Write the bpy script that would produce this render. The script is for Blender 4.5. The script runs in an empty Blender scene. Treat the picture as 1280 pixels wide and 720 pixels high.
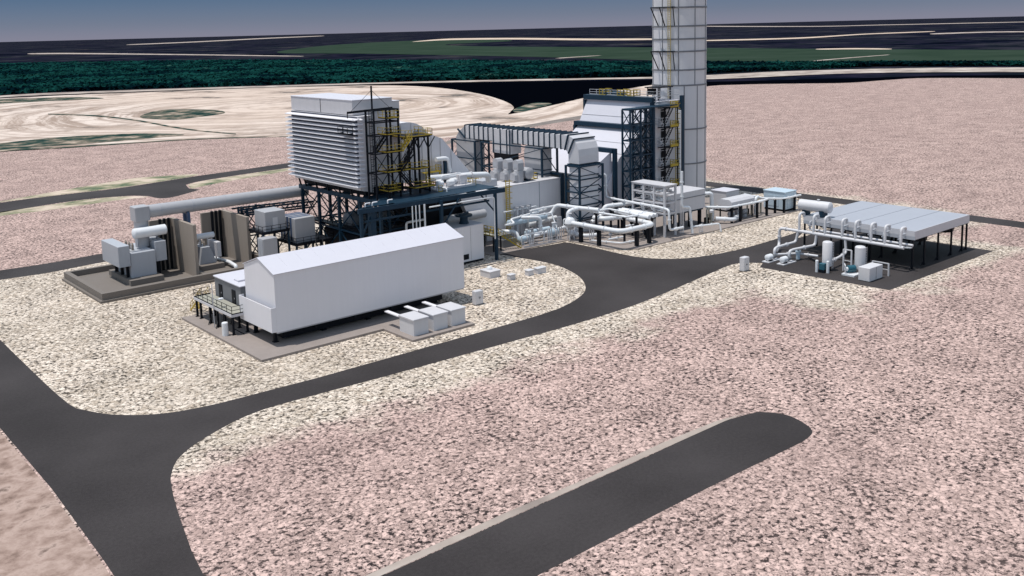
import bpy, math, random
from mathutils import Vector, Matrix
random.seed(7)
S = bpy.context.scene
COL = S.collection
# ------------------------------------------------------------------ camera
cd = bpy.data.cameras.new("camera"); cam = bpy.data.objects.new("camera", cd); COL.objects.link(cam)
cam.matrix_world = Matrix(((0.760089, 0.114982, -0.639565, 0), (-0.64934, 0.096628, -0.754334, 0), (-0.024935, 0.988657, 0.148108, 40), (0, 0, 0, 1)))
cd.sensor_width = 36; cd.lens = 36 * 1209.816 / 1280; cd.shift_y = -143 / 1280
cd.clip_start = 1; cd.clip_end = 90000
S.camera = cam
# ------------------------------------------------------------------ world and sun
SUN = Vector((-0.22, 0.12, 1.0)).normalized()          # towards the sun
w = bpy.data.worlds.new("World"); S.world = w; w.use_nodes = True
nt = w.node_tree; bg = nt.nodes["Background"]
sky = nt.nodes.new("ShaderNodeTexSky"); sky.sky_type = 'NISHITA'; sky.sun_disc = False
sky.sun_elevation = math.asin(SUN.z); sky.sun_rotation = math.atan2(SUN.x, SUN.y)
sky.air_density = 1.0; sky.dust_density = 0.3; sky.ozone_density = 2.0; sky.altitude = 900
tcw = nt.nodes.new("ShaderNodeTexCoord"); sep = nt.nodes.new("ShaderNodeSeparateXYZ"); nt.links.new(tcw.outputs['Generated'], sep.inputs[0])
rmp = nt.nodes.new("ShaderNodeValToRGB"); nt.links.new(sep.outputs[2], rmp.inputs[0])   # hazy blue-lavender low sky
for e_, (p_, c_) in zip([rmp.color_ramp.elements.new(.02), rmp.color_ramp.elements.new(.05)] and sorted(rmp.color_ramp.elements, key=lambda e: e.position), ((0, (.138, .146, .255)), (.014, (.105, .122, .21)), (.040, (.068, .098, .17)), (.22, (1.22, .97, .70)))):
    e_.position = p_; e_.color = (*c_, 1)
mul = nt.nodes.new("ShaderNodeMix"); mul.data_type = 'RGBA'; mul.blend_type = 'MULTIPLY'; mul.inputs[0].default_value = 1
nt.links.new(sky.outputs[0], mul.inputs[6]); nt.links.new(rmp.outputs[0], mul.inputs[7])
nt.links.new(mul.outputs[2], bg.inputs[0]); bg.inputs[1].default_value = 0.15
sd = bpy.data.lights.new("sun", 'SUN'); sd.energy = 2.3; sd.angle = math.radians(0.5); sd.color = (1, 0.965, 0.91)
so = bpy.data.objects.new("sun", sd); COL.objects.link(so)
so.rotation_euler = (-SUN).to_track_quat('-Z', 'Y').to_euler(); so.location = (0, 0, 300)
S.view_settings.view_transform = 'Standard'; S.view_settings.look = 'None'
S.view_settings.exposure = 0.68; S.view_settings.gamma = 1
# ------------------------------------------------------------------ mesh builder
class MB:
    def __init__(s): s.v = []; s.f = []; s.sm = []
    def add(s, vs, fs, smooth=False):
        b = len(s.v); s.v += [tuple(map(float, p)) for p in vs]
        for f in fs: s.f.append([b + i for i in f]); s.sm.append(smooth)
        return s
    def box(s, x0, x1, y0, y1, z0, z1):
        x0, x1 = min(x0, x1), max(x0, x1); y0, y1 = min(y0, y1), max(y0, y1); z0, z1 = min(z0, z1), max(z0, z1)
        return s.add([(x0,y0,z0),(x1,y0,z0),(x1,y1,z0),(x0,y1,z0),(x0,y0,z1),(x1,y0,z1),(x1,y1,z1),(x0,y1,z1)],
              [(0,3,2,1),(4,5,6,7),(0,1,5,4),(1,2,6,5),(2,3,7,6),(3,0,4,7)])
    def bbox(s, x0, x1, y0, y1, z0, z1, c=0.06):         # box with chamfered vertical and top edges
        P = []
        for z, k in ((z0, 0), (z1 - c, 0), (z1, c)):
            a, b_, d, e = x0 + k, x1 - k, y0 + k, y1 - k
            P += [(a+c,d,z),(b_-c,d,z),(b_,d+c,z),(b_,e-c,z),(b_-c,e,z),(a+c,e,z),(a,e-c,z),(a,d+c,z)]
        F = [tuple(reversed(range(8))), tuple(range(16, 24))]
        for r in (0, 8):
            for i in range(8): j = (i+1) % 8; F.append((r+i, r+j, r+8+j, r+8+i))
        return s.add(P, F)
    def bar(s, p, q, wd=0.2, h=None):
        h = h or wd; p = Vector(p); q = Vector(q); d = (q - p)
        if d.length < 1e-6: return s
        d.normalize(); up = Vector((0,0,1)) if abs(d.z) < 0.95 else Vector((0,1,0))
        a = d.cross(up).normalized() * wd / 2; b = a.cross(d).normalized() * h / 2
        V = [p-a-b, p+a-b, p+a+b, p-a+b, q-a-b, q+a-b, q+a+b, q-a+b]
        return s.add(V, [(0,1,2,3),(7,6,5,4),(0,4,5,1),(1,5,6,2),(2,6,7,3),(3,7,4,0)])
    def tube(s, pts, r, n=12, bend=None, caps=True):
        pts = [Vector(p) for p in pts]
        if bend:
            out = [pts[0]]
            for i in range(1, len(pts)-1):
                a, b, c = pts[i-1], pts[i], pts[i+1]
                k = min(bend, (a-b).length*0.48, (c-b).length*0.48)
                p0 = b + (a-b).normalized()*k; p1 = b + (c-b).normalized()*k
                for t in (0, .25, .5, .75, 1): out.append(p0*(1-t)**2 + b*2*t*(1-t) + p1*t*t)
            out.append(pts[-1]); pts = out
        q = [pts[0]]
        for p in pts[1:]:
            if (p - q[-1]).length > 1e-4: q.append(p)
        pts = q
        N = len(pts); d = [(pts[i+1]-pts[i]).normalized() for i in range(N-1)]
        tan = [d[0]] + [((d[i-1]+d[i]).normalized() if (d[i-1]+d[i]).length > .1 else d[i]) for i in range(1, N-1)] + [d[-1]]
        u = d[0].orthogonal().normalized(); rings = []
        for i, p in enumerate(pts):
            t = tan[i]
            u = (u - t*u.dot(t)); u = u.normalized() if u.length > 1e-5 else t.orthogonal().normalized()
            v = t.cross(u); c = 1.0
            if 0 < i < N-1: c = 1/max(0.5, t.dot(d[i]))
            rings.append([p + (u*math.cos(2*math.pi*k/n) + v*math.sin(2*math.pi*k/n))*r*(c if c < 1.2 else 1.1) for k in range(n)])
        V = [x for R_ in rings for x in R_]; F = []
        for i in range(N-1):
            for k in range(n):
                m = (k+1) % n; F.append((i*n+k, i*n+m, (i+1)*n+m, (i+1)*n+k))
        s.add(V, F, True)
        if caps:
            s.add(rings[0], [tuple(reversed(range(n)))]); s.add(rings[-1], [tuple(range(n))])
        return s
    def lathe(s, c, axis, prof, n=20, flat=False):       # prof: list of (distance along axis, radius)
        c = Vector(c); ax = Vector(axis).normalized(); u = ax.orthogonal().normalized(); v = ax.cross(u)
        def ring(t, r): return [c + ax*t + (u*math.cos(2*math.pi*k/n)+v*math.sin(2*math.pi*k/n))*max(r, 1e-4) for k in range(n)]
        runs = [[prof[0]]]                               # sharp profile corners start a new run, so they stay crisp
        for i in range(1, len(prof)):
            runs[-1].append(prof[i])
            if i < len(prof)-1:
                d0 = Vector((prof[i][0]-prof[i-1][0], prof[i][1]-prof[i-1][1])); d1 = Vector((prof[i+1][0]-prof[i][0], prof[i+1][1]-prof[i][1]))
                if d0.length > 0 and d1.length > 0 and d0.angle(d1) > math.radians(38): runs.append([prof[i]])
        for run in runs:
            V = [q for t_, r_ in run for q in ring(t_, r_)]
            F = [(i*n+k, i*n+(k+1) % n, (i+1)*n+(k+1) % n, (i+1)*n+k) for i in range(len(run)-1) for k in range(n)]
            s.add(V, F, not flat)
        s.add(ring(*prof[0]), [tuple(reversed(range(n)))]); s.add(ring(*prof[-1]), [tuple(range(n))])
        return s
    def tank(s, c, axis, L, r, n=20):                    # cylinder with dished ends starting at c
        pr = [(-0.30*r, 0.02), (-0.27*r, .4*r), (-.15*r, .8*r), (0, r), (L, r), (L+.15*r, .8*r), (L+.27*r, .4*r), (L+.30*r, .02)]
        return s.lathe(c, axis, pr, n)
    def prism(s, poly, axis, a, b):                      # polygon extruded along 'x','y' or 'z' from a to b
        f = {'x': lambda p, t: (t, p[0], p[1]), 'y': lambda p, t: (p[0], t, p[1]), 'z': lambda p, t: (p[0], p[1], t)}[axis]
        n = len(poly); V = [f(p, a) for p in poly] + [f(p, b) for p in poly]
        F = [tuple(range(n)), tuple(reversed(range(n, 2*n)))] + [(i, i+n, (i+1) % n + n, (i+1) % n) for i in range(n)]
        return s.add(V, F)
    def railing(s, pts, z=None, h=1.1, step=1.5, t=0.07):
        pts = [Vector(p) for p in pts]
        for p, q in zip(pts, pts[1:]):
            L = (q-p).length; n = max(1, round(L/step))
            for hh in (h, h*.52): s.bar(p+Vector((0,0,hh)), q+Vector((0,0,hh)), t)
            for i in range(n+1):
                g = p.lerp(q, i/n); s.bar(g, g+Vector((0,0,h)), t)
            s.bar(p+Vector((0,0,.08)), q+Vector((0,0,.08)), .03, .15)
        return s
    def ladder(s, p, h, wv=(0.5,0,0), t=0.07, cage=None):
        p = Vector(p); wv = Vector(wv)
        for k in (-.5, .5): s.bar(p+wv*k, p+wv*k+Vector((0,0,h)), t)
        n = int(h/.4)
        for i in range(n): s.bar(p-wv*.5+Vector((0,0,.3+i*.4)), p+wv*.5+Vector((0,0,.3+i*.4)), t*.8)
        if cage:
            cv = Vector(cage)
            for i in range(int(h/1.1)):
                z = Vector((0,0,2.0+i*1.1))
                if z.z > h: break
                a = p-wv*.6+z; b = p+wv*.6+z
                s.bar(a, a+cv, .06); s.bar(b, b+cv, .06); s.bar(a+cv, b+cv, .06)
        return s
    def stair(s, p, q, wv, tread=0.28, t=.08, rail=True):
        p = Vector(p); q = Vector(q); wv = Vector(wv)
        for k in (0, 1): s.bar(p+wv*k, q+wv*k, t, .25)
        n = max(3, int(abs(q.z-p.z)/.35))
        for i in range(1, n):
            g = p.lerp(q, i/n); s.bar(g, g+wv, .25, .05)
        if rail:
            for k in (0, 1):
                for hh in (.55, 1.05): s.bar(p+wv*k+Vector((0,0,hh)), q+wv*k+Vector((0,0,hh)), .06)
                for i in range(5):
                    g = p.lerp(q, i/4)+wv*k; s.bar(g, g+Vector((0,0,1.05)), .06)
        return s
    def mesh(s, name, mat, off=(0,0,0)):
        me = bpy.data.meshes.new(name)
        me.from_pydata([(a-off[0], b-off[1], c-off[2]) for a, b, c in s.v], [], s.f)
        me.polygons.foreach_set("use_smooth", s.sm); me.materials.append(mat); me.update()
        return me
    def build(s, name, mat, parent, label=None):
        r = parent
        while r.parent: r = r.parent
        o = bpy.data.objects.new(name, s.mesh(name, mat, r.location)); COL.objects.link(o); o.parent = parent
        if label: o["label"] = label
        return o
def thing(name, label, cat, loc, group=None):
    o = bpy.data.objects.new(name, None); COL.objects.link(o); o.location = loc
    o["label"] = label; o["category"] = cat
    if group: o["group"] = group
    return o
def solo(name, mb, mat, label, cat, group=None):
    xs, ys, zs = zip(*mb.v); c = ((min(xs)+max(xs))/2, (min(ys)+max(ys))/2, min(zs))
    o = bpy.data.objects.new(name, mb.mesh(name, mat, c)); COL.objects.link(o); o.location = c
    o["label"] = label; o["category"] = cat
    if group: o["group"] = group
    return o
def struct(name, mb, mat, kind='structure'):
    o = bpy.data.objects.new(name, mb.mesh(name, mat)); COL.objects.link(o); o["kind"] = kind
    return o
def dup(root, d, label=None):
    def cp(o, par):
        c = o.copy(); COL.objects.link(c); c.parent = par
        for ch in o.children: cp(ch, c)
        return c
    c = cp(root, None); c.location = Vector(root.location) + Vector(d)
    if label: c["label"] = label
    return c
# ------------------------------------------------------------------ materials
def nodes(name):
    m = bpy.data.materials.new(name); m.use_nodes = True; t = m.node_tree
    return m, t, t.nodes["Principled BSDF"]
def N(t, ty, **kw):
    n = t.nodes.new(ty)
    for k, v in kw.items():
        if k.startswith('i_'): n.inputs[k[2:].replace('_', ' ')].default_value = v
        elif k.startswith('n'): n.inputs[int(k[1:])].default_value = v
        else: setattr(n, k, v)
    return n
def mth(t, op, a, b=None, c=None, clamp=False):
    n = t.nodes.new("ShaderNodeMath"); n.operation = op; n.use_clamp = clamp
    for i, x in enumerate((a, b, c)):
        if x is None: continue
        if isinstance(x, (int, float)): n.inputs[i].default_value = x
        else: t.links.new(x, n.inputs[i])
    return n.outputs[0]
def smooth(t, x, lo, hi):
    n = t.nodes.new("ShaderNodeMapRange"); n.interpolation_type = 'SMOOTHSTEP'
    t.links.new(x, n.inputs[0]); n.inputs[1].default_value = lo; n.inputs[2].default_value = hi
    return n.outputs[0]
def mixc(t, fac, a, b, mode='MIX'):
    n = t.nodes.new("ShaderNodeMix"); n.data_type = 'RGBA'; n.blend_type = mode
    for i, x in ((0, fac), (6, a), (7, b)):
        if isinstance(x, (int, float)): n.inputs[i].default_value = x
        elif isinstance(x, tuple): n.inputs[i].default_value = (*x, 1)
        else: t.links.new(x, n.inputs[i])
    return n.outputs[2]
def noise(t, vec, scale, detail=4, rough=.5, dist=0):
    n = N(t, "ShaderNodeTexNoise"); n.inputs['Scale'].default_value = scale; n.inputs['Detail'].default_value = detail
    n.inputs['Roughness'].default_value = rough; n.inputs['Distortion'].default_value = dist
    t.links.new(vec, n.inputs['Vector']); return n.outputs[0]
def pos(t, sc=None):
    g = N(t, "ShaderNodeNewGeometry").outputs['Position']
    if sc:
        m = N(t, "ShaderNodeVectorMath", operation='MULTIPLY'); t.links.new(g, m.inputs[0]); m.inputs[1].default_value = sc; g = m.outputs[0]
    return g
def painted(name, col, rough=.5, metal=0, dirt=.10, streak=True, seams=0, spec=.4):
    m, t, b = nodes(name); p = pos(t)
    n1 = noise(t, p, .35, 5); n2 = noise(t, pos(t, (1.6, 1.6, .12)) if streak else p, 1.3, 3)
    f = mth(t, 'MULTIPLY', mth(t, 'ADD', n1, n2), dirt*1.0)
    k = mth(t, 'SUBTRACT', 1.0 + dirt, f)
    mul = N(t, "ShaderNodeVectorMath", operation='SCALE'); mul.inputs[0].default_value = col; t.links.new(k, mul.inputs['Scale'])
    t.links.new(mul.outputs[0], b.inputs['Base Color'])
    b.inputs['Roughness'].default_value = rough; b.inputs['Metallic'].default_value = metal; b.inputs['Specular IOR Level'].default_value = spec
    if seams:                                            # pressed ribs of the cladding, as bump only
        sx = N(t, "ShaderNodeSeparateXYZ"); t.links.new(p, sx.inputs[0])
        a = mth(t, 'FRACT', mth(t, 'MULTIPLY', mth(t, 'ADD', sx.outputs[0], sx.outputs[1]), 1/seams))
        rib = smooth(t, mth(t, 'ABSOLUTE', mth(t, 'SUBTRACT', a, .5)), .40, .47)
        bp = N(t, "ShaderNodeBump"); bp.inputs['Strength'].default_value = .2; bp.inputs['Distance'].default_value = .03
        t.links.new(rib, bp.inputs['Height']); t.links.new(bp.outputs[0], b.inputs['Normal'])
    return m
M = {}
M['white'] = painted('white_cladding', (.73, .715, .745), .5, dirt=.05, seams=2.4)
M['grey'] = painted('grey_cladding', (.72, .705, .73), .5, seams=1.6)
M['dgrey'] = painted('dark_grey_panel', (.17, .175, .19), .5)
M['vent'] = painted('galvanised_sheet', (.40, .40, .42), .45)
M['lgrey'] = painted('light_grey_steel', (.57, .56, .58), .45)
M['roof'] = painted('pale_roof', (.585, .575, .625), .5, dirt=.05)
M['navy'] = painted('navy_steel', (.007, .029, .054), .5, dirt=.2, spec=.25)
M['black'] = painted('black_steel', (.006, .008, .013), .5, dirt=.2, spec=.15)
M['yellow'] = painted('yellow_paint', (.44, .31, .03), .5)
M['pipe'] = painted('white_pipe', (.74, .75, .77), .35, streak=False)
M['bluepipe'] = painted('pale_blue_pipe', (.46, .56, .64), .35, streak=False)
M['brown'] = painted('brown_panel', (.31, .262, .222), .8)
M['kerb'] = painted('grey_brown_concrete', (.175, .152, .135), .85, streak=False)
M['pad'] = painted('pad_concrete', (.27, .23, .21), .85, dirt=.2, streak=False)
M['deck'] = painted('deck_grating', (.33, .32, .27), .7)
M['blue'] = painted('blue_panel', (.06, .10, .19), .5)
M['lblue'] = painted('pale_blue_panel', (.48, .58, .66), .45)
M['trafo'] = painted('blue_grey_paint', (.40, .415, .45), .45)
M['cooler'] = painted('cooler_sheet', (.37, .38, .425), .4)
M['tank'] = painted('pale_grey_tank', (.62, .61, .625), .4)
M['intake'] = painted('louvre_shade_paint', (.045, .052, .078), .8)  # underside shade of the louvres put into a dark colour
M['teal'] = painted('teal_motor', (.02, .10, .14), .4)
def asphalt():
    m, t, b = nodes('asphalt'); p = pos(t)
    a = noise(t, p, 3.0, 6, .7); c = noise(t, p, .07, 3); d = noise(t, p, 14., 2)
    k = mth(t, 'ADD', mth(t, 'MULTIPLY', a, .45), mth(t, 'ADD', mth(t, 'MULTIPLY', c, .7), mth(t, 'MULTIPLY', d, .25)))
    t.links.new(mixc(t, smooth(t, k, .42, .95), (.026, .022, .022), (.056, .049, .049)), b.inputs['Base Color'])
    b.inputs['Roughness'].default_value = .85; b.inputs['Specular IOR Level'].default_value = .2
    bp = N(t, "ShaderNodeBump"); bp.inputs['Strength'].default_value = .3; bp.inputs['Distance'].default_value = .05
    t.links.new(d, bp.inputs['Height']); t.links.new(bp.outputs[0], b.inputs['Normal']); return m
M['asphalt'] = asphalt()
def sdbox(t, x, y, x0, x1, y0, y1):
    a = mth(t, 'SUBTRACT', mth(t, 'ABSOLUTE', mth(t, 'SUBTRACT', x, (x0+x1)/2)), (x1-x0)/2)
    c = mth(t, 'SUBTRACT', mth(t, 'ABSOLUTE', mth(t, 'SUBTRACT', y, (y0+y1)/2)), (y1-y0)/2)
    return mth(t, 'MAXIMUM', a, c)
def gravel():
    m, t, b = nodes('coarse_gravel'); p = pos(t)
    sx = N(t, "ShaderNodeSeparateXYZ"); t.links.new(p, sx.inputs[0]); X, Y = sx.outputs[0], sx.outputs[1]
    wob = mth(t, 'MULTIPLY', mth(t, 'SUBTRACT', noise(t, p, .09, 5, .65), .5), 22)
    d = mth(t, 'MINIMUM', sdbox(t, X, Y, 24, 198, 85, 184), sdbox(t, X, Y, 119, 172, 69, 120))
    apron = mth(t, 'SUBTRACT', 1.0, smooth(t, mth(t, 'ADD', d, wob), -3, 4))
    def voro(sc, ft):
        v = N(t, "ShaderNodeTexVoronoi"); v.feature = ft; v.inputs['Scale'].default_value = sc; t.links.new(wv.outputs[0], v.inputs['Vector']); return v
    nv = N(t, "ShaderNodeTexNoise"); nv.inputs['Scale'].default_value = 1.3; nv.inputs['Detail'].default_value = 3; t.links.new(p, nv.inputs['Vector'])
    wv = N(t, "ShaderNodeVectorMath", operation='MULTIPLY_ADD'); t.links.new(nv.outputs[1], wv.inputs[0]); wv.inputs[1].default_value = (.8, .8, 0); t.links.new(p, wv.inputs[2])
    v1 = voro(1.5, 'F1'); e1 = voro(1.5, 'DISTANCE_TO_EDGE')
    r1 = N(t, "ShaderNodeSeparateColor"); t.links.new(v1.outputs['Color'], r1.inputs[0])
    big = noise(t, p, .03, 5, .6); mid = noise(t, p, .16, 4, .6)
    n3 = noise(t, p, 2.1, 4, .65)
    tone = mth(t, 'ADD', mth(t, 'MULTIPLY', r1.outputs[0], .45), mth(t, 'MULTIPLY', n3, .75))
    lightc = mixc(t, apron, (.69, .50, .44), (.86, .74, .625))
    midc = mixc(t, apron, (.42, .30, .262), (.52, .425, .335))
    c = mixc(t, smooth(t, tone, .32, .70), midc, lightc)
    # shade between the pale stones painted as dark gaps, plus dark flecks
    thr = mth(t, 'MULTIPLY', mth(t, 'SUBTRACT', mid, .5), .17)
    f1 = smooth(t, mth(t, 'ADD', noise(t, p, 1.9, 4, .62), thr), .555, .60)
    f2 = smooth(t, mth(t, 'ADD', noise(t, pos(t, (1, 1, 1)), 3.1, 3, .6, .4), thr), .56, .63)
    f3 = smooth(t, mth(t, 'ADD', noise(t, p, 1.9, 4, .62), thr), .48, .57)
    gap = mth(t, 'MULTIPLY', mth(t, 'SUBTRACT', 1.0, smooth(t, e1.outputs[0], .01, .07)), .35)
    c = mixc(t, mth(t, 'MULTIPLY', f3, .5), c, mixc(t, apron, (.24, .165, .155), (.27, .215, .165)))
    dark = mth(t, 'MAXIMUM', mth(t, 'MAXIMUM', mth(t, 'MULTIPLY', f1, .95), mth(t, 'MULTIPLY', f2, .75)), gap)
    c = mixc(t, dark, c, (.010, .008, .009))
    c = mixc(t, mth(t, 'MULTIPLY', smooth(t, big, .38, .68), .28), c, mixc(t, apron, (.33, .23, .205), (.37, .31, .24)))
    t.links.new(c, b.inputs['Base Color']); b.inputs['Roughness'].default_value = .9; b.inputs['Specular IOR Level'].default_value = .15
    hgt = mth(t, 'SUBTRACT', mth(t, 'MULTIPLY', smooth(t, e1.outputs[0], 0, .25), .8), dark)
    bp = N(t, "ShaderNodeBump"); bp.inputs['Strength'].default_value = .55; bp.inputs['Distance'].default_value = .25
    t.links.new(hgt, bp.inputs['Height']); t.links.new(bp.outputs[0], b.inputs['Normal'])
    return m
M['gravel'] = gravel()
def patchy(name, cols, scale, stretch=(1,1,1), rough=.9, detail=6, lo=.3, hi=.7, dist=0):
    m, t, b = nodes(name); n = noise(t, pos(t, stretch), scale, detail, .62, dist)
    r = N(t, "ShaderNodeValToRGB"); e = r.color_ramp.elements
    while len(e) < len(cols): e.new(.5)
    for i, c in enumerate(cols):
        e[i].position = lo + (hi-lo)*i/(len(cols)-1); e[i].color = (*c, 1)
    t.links.new(n, r.inputs[0]); t.links.new(r.outputs[0], b.inputs['Base Color']); b.inputs['Roughness'].default_value = rough
    b.inputs['Specular IOR Level'].default_value = 0
    return m
M['plain'] = patchy('dark_plain', [(.001,.002,.005), (.004,.006,.014), (.016,.015,.028), (.004,.008,.012), (.030,.028,.040), (.010,.018,.020), (.09,.07,.065)], .0045, (1,1,1), lo=.36, hi=.68, detail=12)
M['wood'] = patchy('dark_teal_foliage', [(.0005,.003,.006), (.002,.016,.018), (.0008,.004,.008), (.007,.050,.044), (.002,.014,.014), (.004,.030,.027), (.04,.09,.075)], .011, (1,1,1), lo=.34, hi=.70, detail=12)
M['field'] = patchy('olive_field', [(.020,.036,.026), (.028,.047,.033), (.036,.055,.042)], .01)
M['tan'] = patchy('pale_tan_soil', [(.40,.30,.23), (.55,.44,.35), (.66,.55,.45)], .03)
M['line'] = patchy('pale_track_soil', [(.16,.13,.12), (.38,.32,.28), (.58,.52,.47)], .05)
M['grass'] = patchy('thin_verge_grass', [(.06,.11,.07), (.25,.24,.16), (.50,.42,.33), (.62,.50,.42)], .12, lo=.32, hi=.68)
M['soil'] = patchy('brown_rocky_soil', [(.16,.11,.09), (.30,.215,.18), (.42,.315,.27), (.12,.085,.07)], .5, lo=.3, hi=.72, detail=10, dist=.2)
M['scrub'] = patchy('dark_scrub', [(.012,.03,.03), (.03,.06,.05), (.16,.14,.11), (.45,.36,.29)], .10, detail=8, lo=.35, hi=.65)
def bare():
    m, t, b = nodes('bare_graded_soil'); p = pos(t)
    mp = N(t, "ShaderNodeVectorMath", operation='SUBTRACT'); t.links.new(p, mp.inputs[0]); mp.inputs[1].default_value = (250, 500, 0)
    ln = N(t, "ShaderNodeVectorMath", operation='LENGTH'); t.links.new(mp.outputs[0], ln.inputs[0])
    cmb = N(t, "ShaderNodeCombineXYZ"); wob = noise(t, p, .008, 4)
    t.links.new(mth(t, 'ADD', mth(t, 'MULTIPLY', ln.outputs['Value'], .11), mth(t, 'MULTIPLY', wob, 5)), cmb.inputs[0]); t.links.new(mth(t, 'MULTIPLY', noise(t, p, .012, 3), 1.5), cmb.inputs[1])
    rings = noise(t, cmb.outputs[0], .9, 9, .7)
    n = noise(t, p, .02, 8, .68); n2 = noise(t, p, .005, 4)
    c = mixc(t, smooth(t, rings, .40, .54), (.30, .215, .165), (.66, .55, .475))
    c = mixc(t, mth(t, 'MULTIPLY', smooth(t, n2, .42, .62), .6), c, (.56, .435, .35))
    c = mixc(t, mth(t, 'MULTIPLY', smooth(t, n, .50, .62), .75), c, (.28, .20, .155))
    c = mixc(t, mth(t, 'MULTIPLY', smooth(t, noise(t, p, .09, 8, .7), .48, .66), .55), c, (.36, .265, .21))
    c = mixc(t, mth(t, 'MULTIPLY', smooth(t, n, .59, .67), .85), c, (.02, .028, .024))
    t.links.new(c, b.inputs['Base Color']); b.inputs['Roughness'].default_value = .9; return m
M['bare'] = bare()
def water():
    m, t, b = nodes('black_pond_water'); b.inputs['Base Color'].default_value = (.001,.0015,.003,1); b.inputs['Roughness'].default_value = .35
    b.inputs['Specular IOR Level'].default_value = 0
    return m
M['water'] = water()
# ------------------------------------------------------------------ the setting: ground, roads, fields, water
def curve(pts, closed=False, k=6):                       # Catmull-Rom through the points
    out = []; n = len(pts)
    for i in range(n if closed else n-1):
        if closed: a, b, c, d = (Vector(pts[(i+j) % n]) for j in (-1, 0, 1, 2))
        else: a, b, c, d = Vector(pts[max(i-1, 0)]), Vector(pts[i]), Vector(pts[i+1]), Vector(pts[min(i+2, n-1)])
        for s in range(k):
            u = s/k; out.append(tuple(.5*(2*b + (c-a)*u + (2*a-5*b+4*c-d)*u*u + (3*b-a-3*c+d)*u**3)))
    if not closed: out.append(tuple(pts[-1]))
    return out
def sheet(name, poly, z, mat, depth=0):
    mb = MB(); n = len(poly)
    mb.add([(p[0], p[1], z) for p in poly], [tuple(range(n))])
    a = sum(poly[i][0]*poly[(i+1) % n][1] - poly[(i+1) % n][0]*poly[i][1] for i in range(n))
    if a < 0: mb.f[0] = list(reversed(mb.f[0]))
    if depth:
        mb.add([(p[0], p[1], z) for p in poly] + [(p[0], p[1], z-depth) for p in poly], [(i, (i+1) % n, (i+1) % n+n, i+n) if a < 0 else (i+n, (i+1) % n+n, (i+1) % n, i) for i in range(n)])
    return struct(name, mb, mat)
M['track'] = patchy('grey_gravel_track', [(.16,.14,.13), (.26,.23,.21)], .1)
R_ = 80000
sheet('ground', [(R_*math.cos(2*math.pi*i/96), R_*math.sin(2*math.pi*i/96)) for i in range(96)], -0.60, M['plain'])
sheet('pond', [(393,652),(418,645),(450,605),(484,568),(520,522),(557,479),(548,430),(580,403),(622,366),(671,333),(709,278),(768,195),(678,172),(627,246),(410.5,325.1),(329.6,317.6),(254.1,299.0),(259.8,350.1)], -0.45, M['water'])
FG = curve([(-8.2,398.4),(37.6,401.5),(85.1,389.9),(104.9,381.7),(126.5,376.0),(151.4,367.2),(178.7,346.9)]) + curve([(189.4,294.4),(232.7,293.1),(252.0,296.6),(278.5,301.3),(310.6,309.4),(346.8,323.4),(412.9,354.9),(497,394),(528,385),(551,359),(571,336),(609,329),(638,317),(658,262),(678,172)])
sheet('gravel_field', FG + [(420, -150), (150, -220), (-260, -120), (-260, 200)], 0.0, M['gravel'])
sheet('bare_ground', curve([(-35,668),(55,769),(171,766),(232,748),(297,713),(344,689),(381,657),(406,628),(411,592),(404,543),(381,478),(351.1,419.5),(326.4,382.3),(306.3,361.3),(299.4,352.0),(344.5,372.5),(403.8,402.0),(470,431),(516,443),(529,426)]) + [(464.6,368.0),(309.1,297.9),(238.5,280.7),(176.5,274.5),(166.7,323.8),(120.8,359.5),(14.1,369.8),(-22.0,380.6)], -0.30, M['bare'])
sheet('scrub_patch', curve([(40.1,424.8),(93.6,427.4),(112.5,430.4),(130.5,426.2),(146.6,414.8),(155.9,394.5),(144.9,392.0),(120.0,392.9),(103.6,397.4),(87.1,398.6),(38.5,409.9)]), -0.22, M['scrub'])
sheet('scrub_patch', curve([(176.0,501.6),(197.6,537.5),(210.8,536.3),(220.9,510.9),(214.1,485.4),(194.3,474.5),(181.0,471.7)], True), -0.22, M['scrub'])
sheet('scrub_patch', curve([(122,771),(168,756),(208,725),(217,686),(184,695),(156,701),(114,721)], True), -0.22, M['scrub'])
sheet('drainage_ditch', curve([(151.7,575.7),(165.5,537.6),(169.3,488.6),(167.5,437.2),(168.1,407.1),(171.8,379.1)]) + list(reversed(curve([(150.0,569.4),(162.8,529.2),(166.6,480.9),(164.8,430.2),(165.8,401.5),(170.5,376.3)]))), -0.2, M['scrub'])
sheet('drainage_ditch', curve([(37.5,400.1),(86.7,396.8),(106.8,388.3),(128.1,380.6),(153.3,371.9),(180.2,349.6)]) + list(reversed(curve([(37.2,397.4),(85.5,391.6),(105.4,383.4),(126.9,377.1),(151.8,368.4),(178.9,347.1)]))), 0.02, M['scrub'])
sheet('grass_verge', curve([(313.1,367.4),(336.4,385.5),(353.4,393.7),(351.9,380.5),(329.9,367.6),(306.0,353.7)], True), -0.28, M['scrub'])
sheet('dirt_track', curve([(210.1,283.5),(233.6,294.2),(255.2,300.2),(285.8,309.2),(319.3,318.0),(359.4,329.7),(345.5,317.0),(306.4,305.2),(276.1,298.8),(248.0,291.8),(227.4,286.4),(204.0,275.4)], True), 0.02, M['track'])
# pale track along the far side of the pond
sheet('dirt_track', curve([(34,759),(180,807),(244,787),(311,747),(367,708),(429,662),(504,591),(581,507),(618,485),(675,469),(728,436),(776,385),(804,321),(847,215)]) + list(reversed(curve([(32,732),(174,779),(236,761),(301,723),(358,689),(418,645),(488,573),(562,491),(572,449),(615,428),(673,403),(713,354),(738,295),(779,198)]))), -0.25, M['line'])
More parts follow.
